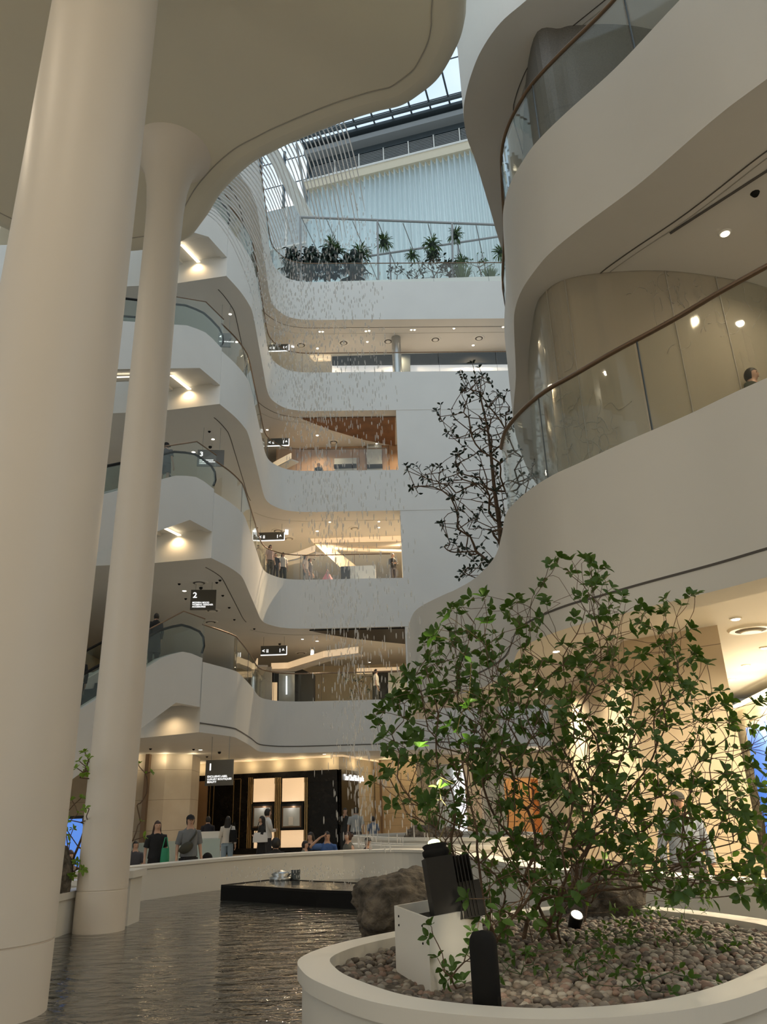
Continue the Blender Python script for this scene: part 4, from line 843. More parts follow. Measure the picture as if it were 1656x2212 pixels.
# ------------------------------------------------------------------ plants
def leaf_shape(mb, p, d, n_, L, w):
    d = d.normalized(); s_ = d.cross(n_); s_ = s_.normalized() if s_.length > 1e-4 else d.orthogonal(); n_ = s_.cross(d); vs = [p]
    for f, ww, dr in ((.20, .34, .01), (.50, .50, .03), (.80, .33, .09)):
        c = p+d*L*f-n_*L*dr; e = n_*w*.25*ww*2; vs += [c+s_*w*ww+e, c, c-s_*w*ww+e]
    vs.append(p+d*L-n_*L*.15)
    mb.add(vs, [(0, 2, 1), (0, 3, 2), (1, 2, 5, 4), (2, 3, 6, 5), (4, 5, 8, 7), (5, 6, 9, 8), (7, 8, 10), (8, 9, 10)], True)
def grow(roots, att, bf=.25, r_tip=.003, r_exp=.42, jit=.10, seg=.16, rmax=.05, forced=None):
    """balanced spanning tree from the roots through the attractors -> (nodes, parent, radius, tips)"""
    P = [np.array(r) for r in roots]; par = [-1]*len(P); pl = [0.0]*len(P)
    if forced:
        for f in forced: P.append(np.array(f)); par.append(len(P)-2 if len(P)-1 != len(roots) else 0); pl.append(pl[par[-1]]+float(np.linalg.norm(P[-1]-P[par[-1]])))
    A = np.array(att); n = len(A); left = np.ones(n, bool); best = np.full(n, 1e9); bi = np.zeros(n, int)
    def upd(k):
        c = np.linalg.norm(A-P[k], axis=1); low = A[:, 2] < P[k][2]-.05
        c = c*(1+.9*low)+bf*(pl[k])
        u = c < best; best[u] = c[u]; bi[u] = k
    for k in range(len(P)): upd(k)
    for _ in range(n):
        b_ = np.where(left, best, 1e9); i = int(b_.argmin()); left[i] = False; k = int(bi[i]); a = P[k]; b2 = A[i]; L = np.linalg.norm(b2-a); m_ = max(1, int(L/seg)); cur = k
        for j in range(1, m_+1):
            q = a+(b2-a)*j/m_
            if j < m_: q = q+rng.normal(0, 1, 3)*L/m_*jit+np.array([0, 0, -1 if L < .5 else 1])*L*.02
            P.append(q); par.append(cur); pl.append(pl[cur]+L/m_); cur = len(P)-1; upd(cur)
    N = len(P); cnt = [0]*N; ch = [[] for _ in range(N)]
    for i in range(N):
        if par[i] >= 0: ch[par[i]].append(i)
    for i in range(N-1, -1, -1):
        if not ch[i]: cnt[i] = 1
        if par[i] >= 0: cnt[par[i]] += cnt[i]
    rad = [min(rmax, r_tip*c**r_exp) for c in cnt]
    return P, par, rad, ch, cnt
def stems(mb, P, par, rad, ch, cnt, n=5, smooth=True):
    st = [i for i in range(len(P)) if par[i] == -1]
    while st:
        i = st.pop(); chain = [par[i], i] if par[i] >= 0 else [i]
        while ch[i]:
            c = sorted(ch[i], key=lambda k: -cnt[k]); st += c[1:]; i = c[0]; chain.append(i)
        if len(chain) > 1:
            rr = [rad[k] for k in chain]
            pts_ = [Vector(P[k]) for k in chain]
            if par[chain[1]] == chain[0] and len(rr) > 1: rr[0] = min(rr[0], rr[1]*1.15)
            if len(pts_) > 2 and smooth:
                pts_ = cr_(pts_, 2); r2_ = []
                for q_ in range(len(rr)-1): r2_ += [rr[q_], (rr[q_]+rr[q_+1])/2]
                rr = r2_+[rr[-1]]
            mb.tube(pts_, rr, n, caps=False)
def clusters(mb, P, par, ch, L, w, k=(3, 6), prob_in=.12, droop=.1, spread=1.0, minz=None):
    for i in range(len(P)):
        if par[i] < 0: continue
        tip = not ch[i]
        if not tip and random.random() > prob_in: continue
        p = Vector(P[i]); d = (p-Vector(P[par[i]])).normalized(); m_ = random.randint(*k) if tip else 2
        ax = (d+Vector((0, 0, .25-droop))).normalized(); a0 = random.uniform(0, 6.28); u = ax.orthogonal().normalized(); v = ax.cross(u)
        for j in range(m_):
            a = a0+j*2*PI/m_+random.uniform(-.4, .4); sp = random.uniform(.5, 1.4)*spread
            dd = (ax*.55+(u*math.cos(a)+v*math.sin(a))*sp).normalized(); nn = (ax+Vector((random.uniform(-.5, .5), random.uniform(-.5, .5), .4))).normalized()
            leaf_shape(mb, p+dd*L*.08, dd, nn, L*random.uniform(.7, 1.15), w*random.uniform(.8, 1.1))
def pick(poly, n, Yf, dens=None):
    """points spread through the volume the crown fills"""
    out = []; P = [Vector((a, b_, 0)) for a, b_ in poly]; xs = [p.x for p in P]; ys = [p.y for p in P]
    while len(out) < n:
        x, y = random.uniform(min(xs), max(xs)), random.uniform(min(ys), max(ys))
        if inside(P, x, y) and (dens is None or random.random() < dens(x, y)): out.append(tuple(aty(x, y, Yf(x, y))))
    return out
def plant(name, label, cat, root, P, par, rad, ch, cnt, L, w, leafm='leaf', barkm='bark', nseg=5, group=None, **kw):
    t = thing(name, label, cat, tuple(root), group=group); o = Vector(root)
    mb = MB(); stems(mb, P, par, rad, ch, cnt, nseg); mb.v = [(v[0]-o.x, v[1]-o.y, v[2]-o.z) for v in mb.v]; mb.obj('stem', barkm, t)
    mb = MB(); clusters(mb, P, par, ch, L, w, **kw); mb.v = [(v[0]-o.x, v[1]-o.y, v[2]-o.z) for v in mb.v]; mb.obj('foliage', leafm, t); return t
random.seed(21)
crown = [(1188, 1178), (1215, 1215), (1255, 1205), (1310, 1218), (1345, 1290), (1400, 1310), (1500, 1270), (1545, 1275), (1520, 1330), (1470, 1390), (1520, 1420), (1570, 1480), (1600, 1545), (1656, 1480), (1690, 1500), (1680, 1700), (1690, 1880), (1656, 1990), (1560, 1960), (1400, 1930), (1330, 1900), (1240, 1990), (1080, 2060), (960, 2090), (930, 2060), (925, 1980), (960, 1880), (915, 1800), (815, 1745), (800, 1700), (830, 1640), (800, 1560), (840, 1490), (900, 1420), (950, 1290), (985, 1300), (1040, 1280), (1100, 1300), (1150, 1240)]
def dens(x, y):
    d = .30+.8*math.exp(-(((x-1180)/270)**2+((y-1640)/260)**2))+.5*math.exp(-(((x-1480)/160)**2+((y-1800)/130)**2))+.4*math.exp(-(((x-960)/120)**2+((y-1450)/110)**2))+.7*math.exp(-(((x-1200)/150)**2+((y-1930)/80)**2))
    return d*(.45 if y > 1950 else 1)
def Ymain(x, y): return min(7.3, max(4.9, random.gauss(5.95, .5)))
att = pick(crown, 1750, Ymain, dens)
roots = [tuple(atz(x, y, .66)) for x, y in [(1212, 2050), (1180, 2010), (1130, 2045), (1160, 1975), (1290, 1965), (1235, 1950), (1335, 1950), (1085, 2010), (1260, 2005), (1045, 2070), (1205, 1985), (1150, 2000)]]
grp = [[] for _ in roots]
for a_ in att:
    w_ = [math.hypot((r0[0]-1.15)*1.9-(a_[0]-1.2), (r0[1]-5.9)*1.3-(a_[1]-5.95))+random.uniform(0, 1.3) for r0 in roots]; grp[w_.index(min(w_))].append(a_)
PP, pp, rr_, cc, nn_ = [], [], [], [], []
for r0, g_ in zip(roots, grp):
    if not g_: continue
    P, par, rad, ch, cnt = grow([r0], g_, bf=.34, r_tip=.0021, r_exp=.42, rmax=.022, jit=.16, seg=.12); k0 = len(PP)
    PP += P; pp += [q+k0 if q >= 0 else -1 for q in par]; rr_ += rad; cc += [[c+k0 for c in q] for q in ch]; nn_ += cnt
plant('garden_shrub', 'big multi stemmed green shrub growing out of the pebbles in the front planter', 'shrub', roots[0], PP, pp, rr_, cc, nn_, .078, .047, k=(4, 6), prob_in=.26)
# low seedlings among the pebbles
for i, (x, y) in enumerate([(1125, 2105), (1300, 2060), (1420, 2000), (1480, 1990), (1530, 2060), (1400, 2150), (1370, 2050), (1260, 2110)]):
    r0 = atz(x, y, .69); at_ = [tuple(r0+Vector((random.gauss(0, .11), random.gauss(0, .11), random.uniform(.03, .14)))) for _ in range(24)]
    g_ = grow([tuple(r0)], at_, r_tip=.0015, rmax=.004); plant('seedling', 'low green seedling among the pebbles, ' + ['beside the black bollard lamp', 'in front of the thick stems', 'near the back rim', 'right of the back boulder', 'far right by the rim', 'nearest the front rim at right', 'right of the stems in the shade', 'between the bollard lamp and the front rim'][i], 'plant', r0, *g_, .05, .028, k=(3, 4), barkm='leaf_mid')
# twig trailing in front of the lamp box
r0 = atz(985, 2135, .69); tw = [tuple(aty(x+random.uniform(-12, 12)*j_, y+random.uniform(-12, 12)*j_, r0.y+random.uniform(-.08, .04))) for j_ in (0, 1) for x, y in [(975, 2090), (955, 2060), (935, 2020), (930, 2000), (1000, 2080), (960, 2100), (1010, 2050), (1030, 2010), (1015, 2070), (1040, 2080), (975, 2110), (1000, 2120), (1020, 2030), (1035, 1990)]]
plant('trailing_twig', 'leafy twig leaning against the front of the white lamp box', 'plant', r0, *grow([tuple(r0)], tw, r_tip=.0022, rmax=.005), .06, .035, k=(4, 5))
# tall sparse tree standing on the level two balcony behind the parapet
random.seed(4); YT = 15.6
tcr = [(1005, 782), (1035, 775), (1052, 820), (1100, 850), (1112, 900), (1098, 960), (1150, 960), (1200, 1010), (1180, 1050), (1120, 1090), (1080, 1180), (1050, 1230), (1000, 1255), (985, 1240), (1040, 1200), (960, 1195), (940, 1130), (1000, 1090), (930, 1060), (880, 1070), (872, 988), (930, 1010), (985, 1000), (975, 960), (935, 900), (940, 865), (995, 890), (1000, 850), (972, 830)]
att = pick(tcr, 380, lambda x, y: YT+random.gauss(0, .9))
r0 = aty(1087, 1240, YT); trunk = [tuple(aty(x, y, YT)) for x, y in [(1083, 1190), (1078, 1130), (1068, 1060), (1060, 980), (1052, 920), (1038, 860), (1026, 810), (1020, 785)]]
r0z = Vector((r0.x, r0.y, 5.6)); P, par, rad, ch, cnt = grow([tuple(r0z)], att, bf=.12, r_tip=.008, r_exp=.42, rmax=.10, jit=.07, seg=.3, forced=[tuple(r0)]+trunk)
plant('slender_tree', 'tall sparse dark leaved tree rising behind the level two parapet', 'tree', r0z, P, par, rad, ch, cnt, .12, .06, leafm='leaf_dark', k=(3, 5), prob_in=.55)
# shrub at the left between the columns
random.seed(9)
att = pick([(160, 1620), (205, 1620), (195, 1740), (215, 1850), (150, 1900), (140, 1760)], 45, lambda x, y: 10.9+random.gauss(0, .3))+[tuple(aty(x, y, 11.9)) for x, y in [(300, 1655), (315, 1672), (325, 1668), (318, 1685), (303, 1735), (296, 1740), (303, 1775), (298, 1782), (309, 1808), (300, 1650)]]
r0 = Vector((-4.75, 11.1, .75)); plant('garden_shrub', 'thin shrub with leaves coloured as if lit in the planter between the two white columns', 'shrub', r0, *grow([tuple(r0), (-4.6, 11.3, .75)], att, bf=.3, r_tip=.006, rmax=.03), .075, .042, leafm='leaf_lit', k=(4, 6), prob_in=.3)
# middle planter: lit grass and thin bush, more foliage at right
def tuft(name, label, c, n, h, spread, m_, w=.006):
    t = thing(name, label, 'grass' if name == 'grass_tuft' else 'plant', c); mb = MB()
    for _ in range(n):
        a = random.uniform(0, 6.28); r_ = random.uniform(0, spread); k_ = random.uniform(.5, 1)
        p = Vector((math.cos(a)*r_*.4, math.sin(a)*r_*.4, 0)); q = Vector((math.cos(a)*r_, math.sin(a)*r_, h*k_)); m_2 = (p+q)/2+Vector((0, 0, h*.12)); mb.tube([p, m_2, q], [w, w*.8, w*.2], 3, caps=False)
    mb.obj('blades', m_, t); return t
g0 = aty(940, 1800, 22.4); random.seed(2)
tuft('grass_tuft', 'tuft of grass lit warm yellow in the middle planter', (g0.x, 22.4, .85), 160, .75, .35, 'fern', .009); lamp('SPOT', 'grass_beam', (g0.x+.25, 21.9, 1.0), 60, (1, .82, .45), (math.radians(150), 0, math.radians(-160)), .05, 1.2, .5)
def bush(label, c, n, R_, H, L, m_, name='thin_bush', k=(2, 4), group=None, cat='bush', rt=.004):
    att = [(c[0]+random.gauss(0, R_*.5), c[1]+random.gauss(0, R_*.4), c[2]+H*random.uniform(.2, 1)) for _ in range(n)]
    return plant(name, label, cat, c, *grow([tuple(c)], att, bf=.3, r_tip=rt, rmax=.03, seg=.3), L, L*.5, leafm=m_, k=k, group=group)
bush('fine twigged bush left of the lit grass in the middle planter', (aty(905, 1800, 22.8).x, 22.8, .85), 70, .8, 1.9, .07, 'leaf_mid')
bush('pale green bush behind the main shrub at the right end of the middle planter', (aty(1085, 1780, 21.8).x, 21.8, .85), 80, .8, 1.9, .08, 'leaf_mid')
bush('low green bush in the middle planter, right of the lit grass', (aty(1020, 1780, 22.4).x, 22.4, .85), 50, .5, 1.0, .07, 'leaf_mid')
bush('leafy indoor plant standing near the bronze glass wall on level two', (aty(775, 1520, 38).x, 38, 6.3), 50, .7, 1.6, .16, 'leaf_dark', name='potted_plant', cat='plant', rt=.008)

# terrace garden on the top floor
def droop_tree(label, c, H, R_, n=26):
    t = thing('drooping_tree', label, 'tree', c); mb = MB(); mb.tube([(0, 0, 0), (0, 0, H)], [.06, .03], 6); mb.obj('trunk', 'bark', t); mb = MB()
    for i in range(n):
        a = i*2.4; z = H*(.35+.65*i/n); L = R_*(1.05-.55*i/n)*random.uniform(.8, 1.1); d = Vector((math.cos(a), math.sin(a), .1)); p0 = Vector((0, 0, z)); tip = p0+d*L+Vector((0, 0, .1))
        mb.tube([p0, tip], [.02, .008], 4, caps=False)
        for j in range(9):
            q = p0.lerp(tip, .3+.75*j/9)
            for s_ in (-1, 1): leaf_shape(mb, q, Vector((d.y*s_*.5+d.x*.3, -d.x*s_*.5+d.y*.3, -.75)), d, .42*random.uniform(.8, 1.2), .13)
        leaf_shape(mb, tip, d+Vector((0, 0, -.5)), Vector((0, 0, 1)), .4, .13)
    mb.obj('foliage', 'leaf_dark', t); return t
random.seed(33)
for x, lab in ((632, 'leftmost drooping dark tree on the top terrace'), (672, 'second drooping dark tree from the left on the top terrace'), (712, 'third drooping dark tree from the left on the top terrace'), (762, 'fourth and widest drooping dark tree on the top terrace')):
    p = aty(x, 608, 37.2); droop_tree(lab, (p.x, 37.2, 30.3), 2.9 if x != 762 else 2.4, .68 if x != 762 else .95)
for x, n, R_, H, L, lab in ((900, 26, .7, .8, .25, 'low broad leaved bush at the middle of the top terrace edge'), (945, 60, .75, 2.1, .28, 'tall broad leaved bush on the top terrace'), (975, 40, .5, 1.4, .28, 'broad leaved bush right of the tall one on the top terrace'), (855, 18, .4, 1.3, .25, 'narrow dark bush beside the trellis post on the top terrace'), (1040, 30, .9, 1.5, .16, 'airy small leaved bush at the right of the top terrace')):
    p = aty(x, 605, 36.9); bush(lab, (p.x, 36.9, 30.3), n, R_, H, L, 'leaf_dark' if x != 1040 else 'leaf_mid', name='terrace_bush', rt=.012)
for x, lab in ((998, 'spiky light green plant on the top terrace'), (1058, 'dense round shrub in a planter at the right end of the top terrace')):
    p = aty(x, 604, 36.8); tuft('spiky_plant', lab, (p.x, 36.8, 30.3), 130, 1.1 if x < 1000 else .7, .8 if x < 1000 else .55, 'fern', .025)
t = thing('planting_trough', 'long white planting trough behind the top terrace glass', 'planter', (1.5, 37.0, 29.1)); mb = MB(); mb.box((0, 0, .58), (13, .9, 1.16)); mb.obj('trough', 'white_rim', t); mb = MB(); mb.box((0, 0, 1.17), (12.8, .7, .04)); mb.obj('soil', 'rock', t)
def fern_ball(px, r_, label):
    p = aty(px[0], px[1], 37.6); t = thing('hanging_fern', label, 'hanging plant', tuple(p)); mb = MB(); mb.ell((0, 0, 0), (r_*.55, r_*.55, r_*.6), 10, 8, jit=.1); mb.obj('moss_ball', 'leaf_dark', t); mb = MB()
    for _ in range(70):
        d = Vector((random.gauss(0, 1), random.gauss(0, 1), random.gauss(.3, .8))).normalized(); q = d*r_*.5; tip = q+d*r_*.6+Vector((0, 0, -r_*random.uniform(.1, .9)))
        leaf_shape(mb, q, d, Vector((0, 0, 1)), r_*.7, r_*.14); leaf_shape(mb, q+d*r_*.4, tip-q, d, r_*.8, r_*.13)
    mb.obj('fronds', 'fern', t); mb = MB(); mb.tube([(0, 0, 0), (0, 0, 35.3-p.z)], .012, 4); mb.obj('wire', 'grey_steel', t)
for px, r_, lab in (((716, 530), .42, 'pale shaggy hanging fern at the left of the terrace trellis'), ((729, 541), .36, 'green hanging fern just right of the pale one'), ((778, 548), .50, 'dark hanging fern above the fourth drooping tree'), ((829, 524), .44, 'hanging fern with trailing fronds left of the middle post'), ((890, 553), .34, 'small round hanging fern at the middle of the terrace'), ((933, 530), .46, 'hanging fern above the tall broad leaved bush'), ((934, 548), .34, 'trailing fern under the one above the tall bush'), ((983, 509), .40, 'highest hanging fern, beside the right trellis post'), ((1082, 546), .40, 'hanging fern cut by the balcony at the far right'), ((997, 565), .36, 'low hanging fern above the spiky plant')):
    fern_ball(px, r_, lab)
tr = thing('trellis_frame', 'grey steel frame with slanting wires that carries the hanging ferns', 'trellis', aty(648, 606, 37)); o = tr.location.copy()
def bar(a, b_, r_, name):
    mb = MB(); mb.tube([a-o, b_-o], r_, 6); mb.obj(name, 'grey_steel', tr)
p0, p1 = aty(648, 469, 37), aty(1110, 487, 37); bar(p0, p1, .075, 'top_beam')
q0, q1 = aty(738, 562, 40), aty(1110, 506, 40); bar(q0, q1, .07, 'rear_beam')
for x, Y, y1 in ((648, 37, 469), (815, 37, 478), (976, 37, 482)): bar(aty(x+2, 608, Y), aty(x, y1, Y), .07, 'post')
for x, y in ((842, 545), (989, 523)): bar(aty(x+2, 604, 40), aty(x, y, 40), .06, 'post')
for (x, y), (u_, v_) in (((651, 470), (700, 572)), ((705, 474), (757, 590)), ((761, 477), (815, 606)), ((817, 482), (856, 580)), ((870, 482), (912, 592)), ((924, 484), (934, 520)), ((976, 486), (998, 562)), ((1028, 487), (1052, 600))): bar(aty(x, y, 37), aty(u_, v_, 39.6), .028, 'slanting_wire')

# ------------------------------------------------------------------ people
def skin_mesh(name, V, E_, Rr, m_, parent, loc=None, sub=2, post=None):
    me = D.meshes.new('tmp'); me.from_pydata(V, E_, []); o = D.objects.new('tmp', me); COL.objects.link(o)
    o.modifiers.new('s', 'SKIN'); sv = me.skin_vertices[0].data
    for i, r_ in enumerate(Rr): sv[i].radius = (r_, r_) if not isinstance(r_, tuple) else r_
    sv[0].use_root = True; ss = o.modifiers.new('u', 'SUBSURF'); ss.levels = sub; ss.render_levels = sub
    dg = bpy.context.evaluated_depsgraph_get(); m2 = D.meshes.new_from_object(o.evaluated_get(dg)); D.objects.remove(o); m2.name = name
    if post: post(m2)
    m2.materials.clear(); m2.materials.append(MAT[m_]); m2.polygons.foreach_set('use_smooth', [True]*len(m2.polygons)); return link(name, m2, parent)
CL = {}
def cloth(c):
    k = 'cloth_%02x%02x%02x' % tuple(int(v*255) for v in c)
    if k not in MAT: mat(k, c, .85, bump=.15, bscale=25)
    return k
def person(label, loc, yaw=0, h=1.7, pose='stand', top=(.1, .1, .1), bottom=(.05, .05, .06), hair='hair', hairlen='short', skirt=False, shorts=False, shoes=(.05, .04, .04), arms='down', cap=None, near=False, sleeves='short', robe=False, wide=1.0, parent=None):
    s = h/1.70; t = thing('person', label, 'person', loc, yaw)
    def V3(x, y, z): return Vector((x*s*wide, y*s, z*s))
    sit = pose == 'sit'; dz = -.45 if sit else 0
    V = []; E_ = []; Rr = []
    def add(p, par, r_): V.append(tuple(p)); Rr.append((r_ if not isinstance(r_, tuple) else r_)); (E_.append((par, len(V)-1)) if par is not None else None); return len(V)-1
    SC_ = s
    pel = add(V3(0, 0, .95+dz), None, .115*s); wa = add(V3(0, .0, 1.12+dz), pel, .105*s); chst = add(V3(0, .0, 1.30+dz), wa, .12*s); nb = add(V3(0, .01, 1.42+dz), chst, .058*s); nk = add(V3(0, .005, 1.50+dz), nb, .055*s); hd = add(V3(0, -.005, 1.60+dz), nk, .082*s); hp = add(V3(0, -.005, 1.66+dz), hd, .062*s)
    legs = {}
    st = {'walk': (.22, -.16), 'stand': (.02, -.02), 'sit': (0, 0)}[pose if pose in ('walk', 'sit') else 'stand']
    for sd, f in ((-1, st[0]), (1, st[1])):
        hip = V3(sd*.095, 0, .90+dz)
        if sit: kn = V3(sd*.12, -.42, .50); an = V3(sd*.12, -.40, .09); to = V3(sd*.13, -.55, .04)
        else: kn = V3(sd*.105, -.03-f*.45 if f < 0 else -f*.1-.02, .50); an = V3(sd*.105, f+.02, .09+(.04 if f > .1 else 0)); to = an+V3(sd*.015, -.15, -.05)
        a = add(hip, pel, .080*s); b_ = add(kn, a, .055*s); m_ = add((kn+an)*.5+V3(0, .02, .05), b_, .052*s); c = add(an, m_, .036*s); d = add(to, c, .030*s); legs[sd] = (hip, kn, an, to)
    armp = {}
    for sd in (-1, 1):
        sh = V3(sd*.155, .01, 1.375+dz)
        if arms == 'phone' or (arms == 'phone_r' and sd == -1) or (arms == 'phone_l' and sd == 1): el = V3(sd*.23, -.12, 1.20+dz); wr = V3(sd*.10, -.24, 1.42+dz); hd_ = V3(sd*.07, -.27, 1.48+dz); up_ = True
        elif arms == 'fold': el = V3(sd*.22, -.06, 1.13+dz); wr = V3(sd*.05, -.22, 1.12+dz); hd_ = V3(-sd*.03, -.23, 1.13+dz); up_ = True
        elif arms == 'brow' and sd == -1: el = V3(-.42, -.12, 1.38+dz); wr = V3(-.20, -.20, 1.58+dz); hd_ = V3(-.12, -.19, 1.62+dz); up_ = True
        else: el = V3(sd*.225, .03, 1.12+dz); wr = V3(sd*.245, -.05, .88+dz); hd_ = V3(sd*.245, -.075, .80+dz); up_ = False
        if sit and arms == 'down': wr = V3(sd*.16, -.25, 1.05+dz); hd_ = V3(sd*.12, -.32, 1.04+dz)
        a = add(sh, nb, .046*s); b_ = add(el, a, .040*s); c = add(wr, b_, .026*s); d = add(hd_, c, (.036*s, .018*s)); armp[sd] = (sh, el, wr, hd_)
        dr = (hd_-wr).normalized(); side = Vector((0, 1, 0)) if abs(dr.x) > .5 else Vector((0, 1, 0)) if abs(dr.z) > .6 else Vector((0, 0, 1)); inn = dr.cross(side).normalized()*(-sd)
        for fi in range(4):
            of = side*(fi-1.5)*.021*s; L = (.075, .085, .08, .062)[fi]*s; k1 = add(hd_+dr*.035*s+of, d, .0105*s); k2 = add(hd_+dr*(.035*s+L*.5)+of+inn*.010*s, k1, .0095*s); add(hd_+dr*(.03*s+L*.9)+of+inn*.03*s, k2, .008*s)
        k1 = add(wr+dr*.03*s-side*.035*s+inn*.01*s, c, .013*s); add(wr+dr*.08*s-side*.05*s+inn*.02*s, k1, .010*s)
    hc = V3(0, -.005, 1.60+dz)
    def head(me):
        for v in me.vertices:
            p = v.co-hc
            if p.z > -.075*s and p.length < .2*s:
                d = p.normalized() if p.length > 1e-5 else Vector((0, 0, 1)); R_ = (abs(d.x/.072)**2.35+abs(d.y/.090)**2.35+abs(d.z/.113)**2.35)**(-1/2.35)
                if d.z < 0 and d.y < 0: R_ *= 1-.10*abs(d.x)*2*min(1, -d.z*1.6)
                if d.z < -.55 and d.y > -.1: continue
                q = d*R_
                if d.y < 0: q.y -= .020*math.exp(-((q.x)/.012)**2-((q.z+.012)/.020)**2); q.y += .006*math.exp(-((abs(q.x)-.030)/.014)**2-((q.z-.012)/.012)**2); q.y -= .005*math.exp(-((q.x)/.022)**2-((q.z+.052)/.008)**2)
                v.co = hc+q*s
    body = skin_mesh('body', V, E_, Rr, 'skin', t, sub=2, post=head)
    # face details and ears
    mb = MB()
    for sd in (-1, 1): mb.ell(hc+Vector((sd*.073*s, .005*s, -.005*s)), (.010*s, .020*s, .032*s), 8, 6)
    mb.obj('ears', 'skin', body); mb = MB()
    for sd in (-1, 1): mb.ell(hc+Vector((sd*.029*s, -.084*s, .012*s)), (.012*s, .006*s, .005*s), 8, 5)
    mb.obj('eyes', 'black', body); mb = MB(); mb.ell(hc+Vector((0, -.090*s, -.052*s)), (.020*s, .006*s, .005*s), 8, 5); mb.obj('mouth', mat('lips', (.35, .12, .10), .5) if 'lips' not in MAT else 'lips', body)
    # top
    mb = MB(); lo = .93+dz if not robe else .42+dz; fl = 1.0 if not robe else 1.25
    secs = [(0, 0, lo*s, .178*s*fl*wide, .142*s*fl), (0, 0, (1.0+dz)*s, .172*s*wide, .134*s), (0, .0, (1.12+dz)*s, .158*s*wide, .118*s), (0, 0, (1.25+dz)*s, .168*s*wide, .128*s), (0, .005, (1.355+dz)*s, .178*s*wide, .118*s), (0, .01, (1.40+dz)*s, .168*s*wide, .104*s), (0, .01, (1.435+dz)*s, .130*s, .088*s), (0, .010, (1.465+dz)*s, .088*s, .074*s), (0, .008, (1.49+dz)*s, .066*s, .064*s)]
    mb.loft(secs, 20)
    for sd in (-1, 1):
        sh, el, wr, hd_ = armp[sd]; inn_ = sh+V3(-sd*.03, 0, -.01)
        if sleeves == 'long': mb.tube([inn_, sh, sh.lerp(el, .5), el, el.lerp(wr, .9)], [.072*s, .078*s, .064*s, .054*s, .042*s], 12)
        elif sleeves == 'short': mb.tube([inn_, sh, sh.lerp(el, .45), sh.lerp(el, .85)], [.072*s, .080*s, .072*s, .066*s], 12)
    mb.obj('top', cloth(top), t)
    # legs
    if skirt:
        mb = MB()
        if sit: mb.ell(V3(0, -.18, .55), (.2*s, .32*s, .11*s), 14, 8)
        else: mb.loft([(0, 0, .56*s, .20*s, .16*s), (0, 0, .75*s, .18*s, .145*s), (0, 0, .98*s, .155*s, .118*s)], 18)
        mb.obj('skirt', cloth(bottom), t)
    else:
        mb = MB(); mb.loft([(0, 0, (.84+dz)*s, .15*s*wide, .125*s), (0, 0, (.92+dz)*s, .158*s*wide, .126*s), (0, 0, (1.0+dz)*s, .150*s*wide, .112*s)], 18)
        for sd in (-1, 1):
            hip, kn, an, to = legs[sd]
            if shorts: mb.tube([hip, hip.lerp(kn, .5), hip.lerp(kn, .75)], [.105*s, .10*s, .098*s], 12)
            else: mb.tube([hip, hip.lerp(kn, .5), kn, kn.lerp(an, .5), an+Vector((0, 0, .01))], [.100*s, .095*s, .078*s, .072*s, .068*s], 12)
        mb.obj('trousers', cloth(bottom), t)
    for sd in (-1, 1):
        hip, kn, an, to = legs[sd]; mb = MB(); mb.ell((an+to)*.5+Vector((0, 0, -.005)), (.048*s, .13*s, .048*s), 12, 8); mb.tube([an+Vector((0, .01, .06))*s, an+Vector((0, 0, -.03))], [.045*s, .05*s], 10); mb.obj('shoe', cloth(shoes), t)
    # hair
    mb = MB(); n_, m_ = 24, 14; vs = []; fs = []
    for i in range(m_+1):
        ph = PI*.72*i/m_
        for k in range(n_):
            a = 2*PI*k/n_; d = Vector((math.sin(ph)*math.sin(a), -math.sin(ph)*math.cos(a), math.cos(ph))); front = max(0, -d.y); lim = .30+.0*front
            zz = d.z
            if front > .35 and zz < .42: d = Vector((d.x, d.y*.80, max(zz, .30))).normalized()*.93
            vs.append(hc+Vector((d.x*.084, d.y*.102+.006, d.z*.124+.002))*s)
    fs = [(i*n_+k, (i+1)*n_+k, (i+1)*n_+(k+1) % n_, i*n_+(k+1) % n_) for i in range(m_) for k in range(n_)]; mb.add(vs, fs, True)
    if hairlen == 'long': mb.loft([(0, .095*s, (1.16+dz)*s, .05*s, .018*s), (0, .09*s, (1.25+dz)*s, .10*s, .035*s), (0, .075*s, (1.40+dz)*s, .11*s, .045*s), (0, .05*s, (1.52+dz)*s, .098*s, .058*s), (0, .035*s, (1.62+dz)*s, .086*s, .072*s)], 14)
    if hairlen == 'bun': mb.ell(hc+Vector((0, .115, .03))*s, (.045*s, .045*s, .045*s), 10, 8)
    if hairlen == 'big': mb.ell(hc+Vector((0, .02, .03))*s, (.125*s, .13*s, .14*s), 14, 10, jit=.05)
    if hairlen == 'hood': mb.ell(hc+Vector((0, .0, -.03))*s, (.16*s, .15*s, .18*s), 16, 10)
    mb.obj('hair', hair if isinstance(hair, str) else cloth(hair), t)
    if cap:
        mb = MB(); mb.loft([(0, .004*s, hc.z+.035*s, .088*s, .106*s), (0, .004*s, hc.z+.075*s, .084*s, .100*s), (0, .004*s, hc.z+.11*s, .06*s, .07*s), (0, .004*s, hc.z+.132*s, .01*s, .012*s)], 20); cp_ = mb.obj('cap', cloth(cap), t); mb = MB(); mb.ell(hc+Vector((0, -.12, .042))*s, (.07*s, .07*s, .012*s), 14, 6); mb.obj('visor', cloth(cap), cp_)
    return t
def at_px(x, Y): p = aty(x, 1760, Y); return (p.x, Y, 0)
DEG = PI/180
person('woman in a black dress with long reddish brown hair walking past the pool wall', at_px(342, 17.3), .45, 1.50/.965, 'walk', (.012, .012, .014), (.012, .012, .014), 'brown_hair', 'long', skirt=True, near=True)
